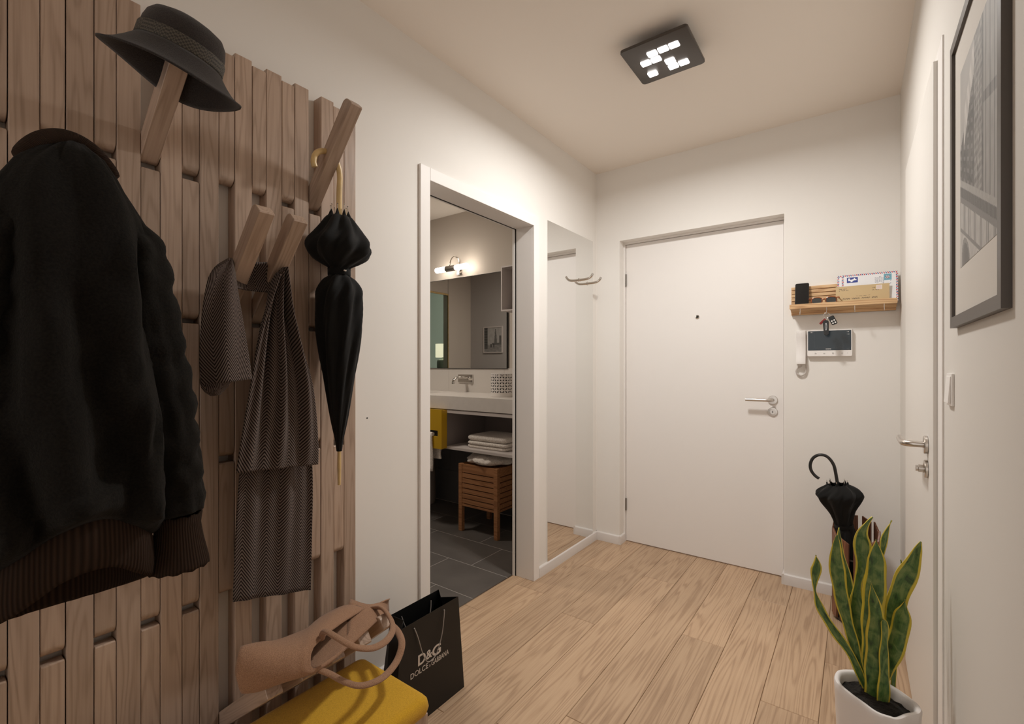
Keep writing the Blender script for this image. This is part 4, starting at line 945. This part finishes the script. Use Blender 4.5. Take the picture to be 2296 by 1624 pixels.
for z, dd, ww in ((1.219, .030, .040), (1.2205, .037, .0425), (1.236, .038, .043), (1.26, .030, .043), (1.31, .026, .043), (1.36, .030, .043), (1.386, .038, .043), (1.3995, .037, .0425), (1.401, .030, .040)):
    hr.append([(1.2265 - ww/2, D, z), (1.2265 + ww/2, D, z), (1.2265 + ww/2, D - dd + .004, z), (1.2265 + ww/2 - .005, D - dd, z), (1.2265 - ww/2 + .005, D - dd, z), (1.2265 - ww/2, D - dd + .004, z)])
hs_.loft(hr); hs_.build('handset', M['plastic'], vi, smooth='auto')
pth = catmull([(1.226, D - .014, 1.220), (1.226, D - .014, 1.209), (1.213, D - .012, 1.200), (1.204, D - .010, 1.184), (1.209, D - .010, 1.166), (1.226, D - .010, 1.157), (1.243, D - .010, 1.166), (1.249, D - .010, 1.184), (1.250, D - .010, 1.22), (1.251, D - .010, 1.262)], 40)
coil = []
for i, p in enumerate(pth):
    t = (pth[min(i+1, len(pth)-1)] - pth[max(i-1, 0)]).normalized(); s_ = Vector((0, 1, 0)); w_ = t.cross(s_); a = i*2*PI/5.5
    coil.append(p + s_*(.0042*math.cos(a)) + w_*(.0042*math.sin(a)))
m = MB(); m.tube(coil, .0011, 5); m.build('coiled_cord', M['cable'], vi, smooth=True)

# ---------------------------------------------------------------- right wall: light switch, framed print
ls = thing('light_switch', 'white rocker light switch on the right wall beside the door', 'light switch', (RW, 1.457, 1.157))
B(RW - .005, RW, 1.421, 1.494, 1.120, 1.193).build('switch_frame', M['plastic'], ls, bevel=.0015)
m = MB(); m.add([(RW - .0048, 1.428, 1.126), (RW - .0048, 1.487, 1.126), (RW - .0048, 1.487, 1.187), (RW - .0048, 1.428, 1.187), (RW - .0105, 1.428, 1.126), (RW - .0105, 1.487, 1.126), (RW - .0065, 1.487, 1.187), (RW - .0065, 1.428, 1.187)], [(0,3,2,1),(4,5,6,7),(0,1,5,4),(1,2,6,5),(2,3,7,6),(3,0,4,7)])
m.build('rocker', M['plastic'], ls, bevel=.001)
pf = thing('framed_print', 'dark framed black-and-white city street print on the right wall', 'picture', (RW, 1.165, 1.595))
y0p, y1p, z0p, z1p = .943, 1.386, 1.292, 1.896; fwid = .022
m = MB()
for a in ((y0p, y1p, z0p, z0p + fwid), (y0p, y1p, z1p - fwid, z1p), (y0p, y0p + fwid, z0p + fwid, z1p - fwid), (y1p - fwid, y1p, z0p + fwid, z1p - fwid)): m.box(RW - .0115, RW, *a)
m.build('frame', M['frameb'], pf)
B(RW - .006, RW - .001, y0p + fwid, y1p - fwid, z0p + fwid, z1p - fwid).build('passe_partout', M['mat'], pf)
def street(u, v):
    x, y = u/.321, v/.392        # x runs from the entrance door end to the near end
    def b(q, p=1.0, d=.5): return 1.0 if (q % p) < p*d else 0.0
    c = .455 - .335*x            # the cornice falls towards the near end
    if y > c:
        t = (y - c)/(1 - c)
        g = .15 + .05*nz(x*7, y*7, 2) + .04*nz(x*30, y*45, 3)
        g += .07*b(t*11 + .3*x, 1, .35)*b(x*9, 1, .5)
        if x < .50 and y > .60 + .55*x: g = .40 + .05*nz(x*5, y*5, 7)                     # sky
        if .12 < x < .42 and abs(y - .80 - .9*(x - .27)) < .10*(1 - x): g = .50 + .06*math.sin(x*60 + y*30)   # flag
        if .42 < x < .62: g = .24 + .14*nz(x*34, y*26, 5) + .06*b(y*26, 1, .4)
        if x > .66: g = .33 + .05*nz(x*20, y*12, 8) - .14*b(x*11 + .2, 1, .22) - .10*(abs(t - .52) < .03)
    elif y > c - .035: g = .36 + .05*nz(x*40, y*40, 4)
    elif y > c - .085: g = .12 + .07*b(x*38 + y*6, 1, .5)
    elif y > c - .115: g = .22
    else:
        g = .44 + .05*nz(x*24, y*24, 5); w = (c - .115 - y)
        if w < .13:
            if b(x*6.5 + .35, 1, .42) and b(x*26, 1, .45): g = .17
        elif w < .15: g = .24
        else:
            ax_ = (x*2.6 + .02) % 1.0 - .5; yb = y - (c - .37)
            r = math.hypot(ax_*.30, max(0.0, yb))
            if r < .075: g = .15 + .09*b(ax_*14, 1, .3)
            elif r < .100: g = .27
            elif r < .112: g = .50
    g = max(.03, min(.8, g))
    return (g*1.0, g*.95, g*.90)
painted('print', (RW - .0064, 1.300, 1.408), (0, -1, 0), (0, 0, 1), .321, .392, 150, 180, lambda u, v: street(u, v), M['ink'], pf)

# ---------------------------------------------------------------- bathroom seen through the doorway
BY = 3.04; BX = -3.05
wbb = MB(); wbb.box(BX - .1, -.125, BY, BY + .16, 0, H, 0); wbb.box(BX, -.125, BY - .010, BY, .985, 1.190, 1)
wb_ = struct(wbb.build('wall_bathroom_back', [M['bathwall'], M['ltile']]))
tw = MB(); tz = [0.006, .286, .588, .887]
for a, b in zip(tz, tz[1:]):
    off = {0: -1.622, 1: -1.437, 2: -1.622}[tz.index(a)]
    xs = [BX] + [x for x in [off + .6*q for q in range(-3, 4)] if BX < x < -.13] + [-.125]
    for p, q in zip(xs, xs[1:]): tw.box(p + .001, q - .001, BY - .010, BY, a + .001, b - .001)
struct(tw.build('trim_wall_tiles', M['dwall'], bevel=.0008))
struct(B(-1.4535, -1.4515, BY - .0104, BY - .009, .988, 1.186).build('trim_tile_joint', M['grout']))
struct(B(-.836, -.834, BY - .0104, BY - .009, .988, 1.186).build('trim_tile_joint', M['grout']))
struct(B(BX - .1, -.125, .80, .90, 0, H).build('wall_bathroom_front', M['bathgrey']))
wl2 = MB(); wl2.box(BX - .1, BX, .90, 1.36, 0, H); wl2.box(BX - .1, BX, 2.36, BY, 0, H); wl2.box(BX - .1, BX, 1.36, 2.36, 2.2, H)
struct(wl2.build('wall_bathroom_left', M['bathwall']))
# glass door of the next room, with a lamp behind it (both seen in the bathroom mirror)
d3 = struct(thing('door_3', None, None, (BX - .05, 1.86, 0)))
m = MB(); m.box(BX - .012, BX + .003, 1.360, 1.372, 0, 2.198); m.box(BX - .012, BX + .003, 2.335, 2.358, 0, 2.198); m.box(BX - .012, BX + .003, 1.372, 2.335, 2.175, 2.198); m.build('door_frame', M['bamboo'], d3)
B(BX - .008, BX - .003, 1.372, 2.335, 0.005, 2.175).build('glass_pane', M['glass'], d3)
nr = MB(); nr.box(-4.35, -4.25, .2, 3.2, 0, H); nr.box(-4.25, BX - .1, BY, BY + .1, 0, H)
struct(nr.build('wall_next_room', M['green'])); struct(B(-4.25, BX - .02, .2, BY, -.02, 0).build('floor_next_room', M['dtile'])); struct(B(-4.35, BX - .1 + .05, .1, 3.2, H, H + .1).build('ceiling_next_room', M['ceil']))
sbd = thing('sideboard', 'dark sideboard under the table lamp, reflected in the bathroom mirror', 'sideboard', (-3.62, 1.05, 0))
B(-3.95, -3.32, .84, 1.26, .06, 1.06).build('carcass', M['cabin'], sbd, bevel=.003)
for x in (-3.92, -3.38):
    for y in (.87, 1.20): B(x, x + .04, y, y + .04, 0, .06).build('leg', M['black'], sbd)
tlm = thing('table_lamp', 'table lamp with a lit cream drum shade, reflected in the bathroom mirror', 'lamp', (-3.50, 1.02, 1.06))
m = MB(); m.lathe([(0, 0), (.075, 0), (.08, .004), (.085, .03), (.085, .20), (.078, .235), (.03, .25), (.012, .255), (.012, .32), (0, .32)], 28); m.build('lamp_base', M['green'], tlm, world=False, smooth='auto')
m = MB(); m.lathe([(.105, .275), (.105, .475)], 36); m.build('lamp_shade', M['shade'], tlm, world=False, smooth=True, solid=.002)
bp = thing('bathroom_print', 'small framed grey street scene print, reflected in the bathroom mirror', 'picture', (-2.63, .90, 1.575))
m = MB()
for a in ((-2.80, -2.46, 1.39, 1.405), (-2.80, -2.46, 1.745, 1.76), (-2.80, -2.785, 1.405, 1.745), (-2.475, -2.46, 1.405, 1.745)): m.box(a[0], a[1], .90, .918, a[2], a[3])
m.build('frame', M['cab'], bp)
def street2(u, v):
    x, y = 1 - u/.31, v/.34      # mirrored back by the mirror
    g = .40 + .05*nz(x*8, y*8, 1)
    if x < .20 and y > .28: g = .07 + .05*((y*9) % 1 < .4)
    if abs(x - .66) < .10*(1.05 - y) + .015 and y > .34 and y < .95: g = .16 + .06*nz(x*30, y*30, 2)
    if x > .86 and .3 < y < .68: g = .12
    if .30 < y < .38 and x > .45: g = .14
    if y < .30: g = .26 + .10*nz(x*6, y*20, 4)
    if .2 < y < .34 and (abs(x - .40) < .03 or abs(x - .55) < .025): g = .05
    if x < .2 and .14 < y < .30: g = .10
    return (g, g*.96, g*.93)
painted('print', (-2.475, .912, 1.4), (-1, 0, 0), (0, 0, 1), .31, .345, 60, 66, lambda u, v: street2(u, v), M['ink'], bp)
# mirror in two panes
bmr = thing('bathroom_mirror', 'wide bathroom mirror in two panes above the washbasin', 'mirror', (-1.4, BY, 1.187))
B(-1.4505, -.803, BY - .018, BY - .010, 1.190, 1.976).build('mirror_pane', M['mirror'], bmr)
B(-2.30, -1.4545, BY - .018, BY - .010, 1.190, 1.976).build('mirror_pane', M['mirror'], bmr)
m = MB(); m.box(-.803, -.797, BY - .020, BY, 1.187, 1.979); m.box(-2.30, -.803, BY - .020, BY, 1.976, 1.979); m.box(-2.30, -.803, BY - .020, BY, 1.1865, 1.190); m.build('mirror_edge', M['seal'], bmr)
# lamp with two lit tubes
bl = thing('bathroom_wall_lamp', 'chrome wall lamp with two lit white tubes above the bathroom mirror', 'lamp', (-1.325, BY, 2.045))
LY, LZ = BY - .11, 2.045
for x0, x1 in ((-1.516, -1.381), (-1.281, -1.132)):
    s = 1 if x0 > -1.4 else 1
    m = MB(); m.lathe([(0, x0 - .0), (.012, x0 + .003), (.020, x0 + .010), (.0225, x0 + .020), (.0225, x1 - .020), (.020, x1 - .010), (.012, x1 - .003), (0, x1)], 24, (0, LY, LZ), 'x'); m.build('glass_tube', M['tube'], bl, smooth=True)
m = MB(); m.lathe([(.0, -1.390), (.0235, -1.388), (.0245, -1.384), (.0245, -1.279), (.0235, -1.275), (0, -1.273)], 24, (0, LY, LZ), 'x'); m.build('lamp_body', M['steel'], bl, smooth='auto')
m = MB(); m.tube(catmull([(-1.345, LY, LZ + .02), (-1.342, LY + .01, LZ + .07), (-1.335, LY + .035, LZ + .105), (-1.325, LY + .07, LZ + .105), (-1.318, LY + .095, LZ + .075), (-1.315, BY - .005, LZ + .02)], 6), .006, 10); m.build('bracket', M['chrome'], bl, smooth='auto')
B(-1.350, -1.290, BY - .018, BY, 2.005, 2.075).build('wall_plate', M['chrome'], bl, bevel=.003)
bcl = thing('bathroom_fill_lamp', 'round white fill lamp added out of view on the bathroom ceiling', 'lamp', (-1.45, 1.85, H))  # unseen lamp, added to brighten the bathroom
m = MB(); m.lathe([(.165, H), (.165, H - .035), (.160, H - .038), (.155, H - .036)], 40, (-1.45, 1.85, 0)); m.build('lamp_rim', M['steel'], bcl, smooth='auto')
m = MB(); m.lathe([(.155, H - .036), (.10, H - .044), (.05, H - .047), (0, H - .048)], 40, (-1.45, 1.85, 0)); m.build('glass_cover', emit('fill_lamp_cover', (1.0, .90, .78, 1), 72.0), bcl, smooth=True)
# basin worktop
ct = thing('washbasin', 'long pale stone washbasin counter under the bathroom mirror', 'washbasin', (-1.2, BY, .885))
cx0, cx1, cy0, cy1 = -2.3, -.36, 2.54, BY - .0102
m = MB(); bx0_, bx1_, by0b, by1b = -1.95, -1.345, 2.63, 2.96; zt_, zb_ = .985, .905
vs = [(cx0, cy0, .885), (cx1, cy0, .885), (cx1, cy1, .885), (cx0, cy1, .885), (cx0, cy0, zt_), (cx1, cy0, zt_), (cx1, cy1, zt_), (cx0, cy1, zt_),
      (bx0_, by0b, zt_), (bx1_, by0b, zt_), (bx1_, by1b, zt_), (bx0_, by1b, zt_), (bx0_ + .02, by0b + .02, zb_), (bx1_ - .10, by0b + .02, zb_), (bx1_ - .10, by1b - .02, zb_), (bx0_ + .02, by1b - .02, zb_)]
m.add(vs, [(0,3,2,1), (0,1,5,4), (1,2,6,5), (2,3,7,6), (3,0,4,7), (4,5,9,8), (5,6,10,9), (6,7,11,10), (7,4,8,11), (8,9,13,12), (9,10,14,13), (10,11,15,14), (11,8,12,15), (12,13,14,15)])
m.build('basin_counter', M['stone'], ct, bevel=.003)
fc = thing('faucet', 'wall-mounted chrome basin faucet with a square plate', 'faucet', (-1.25, BY - .01, 1.10))
B(-1.330, -1.162, BY - .024, BY - .0102, 1.068, 1.136).build('wall_plate', M['chrome'], fc, bevel=.002)
m = MB(); m.tube(catmull([(-1.245, BY - .02, 1.110), (-1.247, BY - .07, 1.112), (-1.250, BY - .12, 1.110), (-1.252, BY - .15, 1.098), (-1.253, BY - .163, 1.075), (-1.253, BY - .165, 1.058)], 6), .016, 14, flat=.6); m.build('spout', M['chrome'], fc, smooth='auto')
m = MB(); m.lathe([(0, BY - .050), (.014, BY - .049), (.015, BY - .046), (.015, BY - .024)], 20, (-1.19, 0, 1.102), 'y'); m.build('lever', M['chrome'], fc, smooth='auto')
# patterned cups
def petal(u, v, R_=.0385):
    c = R_; i = math.floor(u/c); j = math.floor(v/c); k = 0; r = c/math.sqrt(2)*1.0
    for a in (i - 1, i, i + 1, i + 2):
        for b in (j - 1, j, j + 1, j + 2):
            if math.hypot(u - a*c, v - b*c) < r*1.0: k += 1
    if k < 2: return False
    fx, fy = u/c - math.floor(u/c), v/c - math.floor(v/c)
    return min(abs(fx - .5), abs(fy - .5)) < .085 and max(abs(fx - .5), abs(fy - .5)) > .12 or False
def petal2(u, v, c=.0385):
    # four-petal lattice: petals lie on the diagonals of each cell
    fx, fy = u/c - math.floor(u/c) - .5, v/c - math.floor(v/c) - .5
    for a, b in ((fx + fy, fx - fy), (fx - fy, fx + fy)):
        t = abs(a)/1.0; w = abs(b)
        if .16 < t < .84 and w < .16*math.sin(PI*(t - .16)/.68): return True
    return False
def cup(label, loc, r, h, c):
    o = thing('patterned_cup', label, 'cup', loc, group='white cups with a dark petal pattern')
    n, k = 120, 60; m = MB(); rings = [[(r*math.cos(2*PI*j/n), r*math.sin(2*PI*j/n), h*i/k) for j in range(n)] for i in range(k + 1)]
    m.loft(rings, True, True, False); ob = m.build('cup_wall', M['ink'], o, world=False, smooth=True)
    ca = ob.data.color_attributes.new('ink', 'FLOAT_COLOR', 'CORNER')
    circ = 2*PI*r; cc_ = circ/round(circ/c)
    for p in ob.data.polygons:
        ctr = p.center; a = math.atan2(ctr.y, ctr.x) % (2*PI)
        dark = len(p.vertices) == 4 and .16*h < ctr.z < .97*h and petal2(a*r, ctr.z - .16*h, cc_)
        for li in p.loop_indices: ca.data[li].color = (.035, .032, .030, 1) if dark else (.74, .70, .67, 1)
    m = MB(); m.lathe([(r, h), (r - .001, h + .002), (r - .004, h + .002), (r - .005, h), (r - .005, .01)], 48); m.build('rim', M['ceramic'], o, world=False, smooth='auto')
cup('petal-patterned white cup on the washbasin counter', (-.625, 2.735, .9852), .086, .168, .043)
# wall cabinet with a second cup
wc = thing('wall_cabinet', 'open white box shelf on the bathroom wall overlapping the mirror', 'cabinet', (-.6, BY, 1.63))
x0c, x1c, y0c, z0c, z1c = -.723, -.33, 2.843, 1.628, 1.970; t_ = .010
m = MB(); m.box(x0c, x1c, y0c, BY - .021, z0c, z0c + t_); m.box(x0c, x1c, y0c, BY - .021, z1c - t_, z1c); m.box(x0c, x0c + t_, y0c, BY - .021, z0c + t_, z1c - t_); m.box(x1c - t_, x1c, y0c, BY - .021, z0c + t_, z1c - t_)
m.build('carcass', M['cab'], wc); B(x0c + t_, x1c - t_, BY - .035, BY - .021, z0c + t_, z1c - t_).build('back_board', M['cabin'], wc)
cup('small petal-patterned white cup inside the open wall cabinet', (-.585, 2.93, z0c + t_ + .0003), .045, .125, .030)
# vanity below the counter
vn = thing('vanity_shelf', 'grey open vanity shelf with a yellow drawer under the washbasin', 'vanity', (-1.1, BY, .587))
vx0, vx1, vy0 = -2.2, -.36, 2.545
m = MB(); m.box(-1.02, vx1, vy0, BY - .0105, .857, .881); m.box(-1.02, vx1, vy0, BY - .0105, .588, .608); m.build('shelf_boards', M['cab'], vn, bevel=.001)
B(-1.046, -1.022, vy0 + .01, BY - .0105, .588, .881).build('side_board', M['cabin'], vn)
B(-1.02, vx1, BY - .03, BY - .0108, .608, .857).build('back_board', M['cabin'], vn)
B(vx0, -1.05, vy0, BY - .0105, .60, .878).build('drawer_box', M['cabin'], vn)
dx0, dx1, dy0, dy1, dz0, dz1 = -1.60, -1.004, 2.488, 2.506, .592, .890; sx0, sx1, sz0, sz1 = -1.50, -1.044, .683, .727
m = MB(); m.box(dx0, dx1, dy0, dy1, dz0, sz0); m.box(dx0, dx1, dy0, dy1, sz1, dz1 - .006); m.box(dx0, sx0, dy0, dy1, sz0, sz1); m.box(sx1, dx1, dy0, dy1, sz0, sz1)
df = m.build('drawer_front', M['yellow'], vn)
B(dx0, dx1, dy1, vy0, dz0 + .002, dz1 - .010).build('drawer_side', M['yellow'], df)
B(sx0, sx1, dy1 - .004, dy1 + .001, sz0, sz1).build('grip_slot', M['seal'], df)
# towels
def slab_towel(x0, x1, y0, y1, z0, z1, seed):
    m = MB(); rings = []; r = (z1 - z0)/2
    for i in range(13):
        a = -PI/2 + PI*i/12; z = (z0 + z1)/2 + r*math.sin(a); ins = r*(1 - math.cos(a))
        ring = rrect((x0+x1)/2, (y0+y1)/2, x1 - x0 - 2*ins, y1 - y0 - 2*ins, .03, 6)
        rings.append([(x + .004*nz(x*20, y*20, z*40 + seed), y + .004*nz(x*22, y*18, z*40 + seed + 5), z + (.0012*nz(x*14, y*14, seed) if 2 < i < 10 else 0)) for x, y in ring])
    return m.loft(rings)
tws = ((.6085, .632, 0, 'lowest'), (.6345, .658, .004, 'middle'), (.6605, .700, -.004, 'thick topmost'))
for z0, z1, o, nm in tws:
    tt = thing('folded_towel', nm + ' folded towel of the stack on the vanity shelf', 'towel', (-.62, 2.75, z0), group='folded towels on the vanity shelf')
    slab_towel(-.858 + o, -.50 + o, 2.60 - o, 2.90, z0, z1, z0*50).build('cloth', M['towel'], tt, smooth=True)
ht = thing('hanging_towel', 'fluffy white towel hanging from the yellow drawer front', 'towel', (-1.12, 2.49, .42))
m = MB(); rings = []
def cloth_strip(x0, x1, y, z0, z1, ph):
    mm = MB(); K, n = 16, 14; vs = []
    for j in range(K + 1):
        for i in range(n + 1):
            u, v = i/n, j/K; vs.append((lerp(x0, x1, u) + .004*math.sin(v*5 + ph), y + .006*math.sin(u*9 + ph + v), lerp(z0, z1, v) + .004*math.sin(u*5 + ph)*(1 if j in (0,) else 0)))
    mm.add(vs, [(j*(n+1)+i, j*(n+1)+i+1, (j+1)*(n+1)+i+1, (j+1)*(n+1)+i) for j in range(K) for i in range(n)]); return mm
fs_ = cloth_strip(-1.26, -1.088, 2.474, .425, .700, 0); fs_.build('front_fall', M['towel'], ht, smooth=True, solid=.012)
fs_ = cloth_strip(-1.22, -1.040, 2.522, .512, .590, 2.0); fs_.build('back_fall', M['towel'], ht, smooth=True, solid=.012)
m = MB(); m.tube([(-1.255, 2.486, .697), (-1.17, 2.486, .700), (-1.092, 2.486, .697)], .0185, 12, flat=.8); m.build('fold', M['towel'], ht, smooth='auto')
# slatted stool with laundry on it
st = thing('slatted_stool', 'square wooden stool box with slatted sides standing under the vanity shelf', 'stool', (-.712, 2.73, 0))
sx0_, sx1_, sy0_, sy1_ = -.892, -.530, 2.55, 2.908; lw = .032
for x in (sx0_, sx1_ - lw):
    for y in (sy0_, sy1_ - lw): B(x, x + lw, y, y + lw, 0, .494).build('leg', M['stoolwood'], st, bevel=.0015)
def panel(axis, a, b, p0, p1):
    m = MB(); gaps = [.205, .2425, .280, .3175, .355, .3925, .430]; edges = [.187] + gaps + [.492]
    for i in range(len(gaps) + 1):
        z0 = .187 if i == 0 else gaps[i-1] + .0035; z1 = .493 if i == len(gaps) else gaps[i] - .0035
        if axis == 'x': m.box(a, b, p0, p1, z0, z1)
        else: m.box(p0, p1, a, b, z0, z1)
    for q in ((a, a + .012), (b - .012, b)):
        if axis == 'x': m.box(q[0], q[1], p0 + .006, p1 - .001, .19, .49)
        else: m.box(p0 + .001, p1 - .006, q[0], q[1], .19, .49)
    return m
panel('x', sx0_ + lw, sx1_ - lw, sy0_ + .004, sy0_ + .018).build('slatted_side', M['stoolwood'], st)
panel('x', sx0_ + lw, sx1_ - lw, sy1_ - .018, sy1_ - .004).build('slatted_side', M['stoolwood'], st)
panel('y', sy0_ + lw, sy1_ - lw, sx1_ - .018, sx1_ - .004).build('slatted_side', M['stoolwood'], st)
panel('y', sy0_ + lw, sy1_ - lw, sx0_ + .004, sx0_ + .018).build('slatted_side', M['stoolwood'], st)
B(sx0_ + .02, sx1_ - .02, sy0_ + .02, sy1_ - .02, .474, .487).build('seat_board', M['stoolwood'], st)
m = MB(); rings = []
lc = (-.70, 2.70)
for i in range(14):
    t = i/13; r0 = [.10, .150, .172, .178, .176, .168, .158, .145, .130, .112, .092, .068, .040, .008][i]; z = .4945 + .080*(1 - (1 - t)**1.6) + (0 if i else 0)
    ring = []
    for j in range(64):
        a = 2*PI*j/64; f = 1 + (.10*nz(math.cos(a)*2, math.sin(a)*2, 1) + (.22*nz(math.cos(a)*3.2, math.sin(a)*3.2, t*3)))*(1 if i else .5)
        zz = z + (0.016*nz(math.cos(a)*r0*26, math.sin(a)*r0*26, t*2) if i > 1 else 0)
        ring.append((lc[0] + r0*f*math.cos(a)*1.0, lc[1] + r0*f*math.sin(a)*.9, min(.583, max(.4945, zz))))
    rings.append(ring)
m.loft(rings); lt = m.build('crumpled_towel', M['towel'], None, smooth=True); tag(lt, 'crumpled white towel lying on the slatted stool', 'towel')
m = MB(); m.lathe([(0, 0), (.075, 0), (.082, .01), (.084, .05), (.082, .30), (.080, .42), (.074, .43), (.070, .42), (.07, .05), (0, .04)], 30, (-1.60, 2.895, 0))
lb = m.build('laundry_bin', plain('beige_linen', (.30, .26, .23), .9, bscale=80, bstr=.2), None, smooth='auto'); tag(lb, 'narrow beige cloth bin on the bathroom floor below the hanging towel', 'bin')
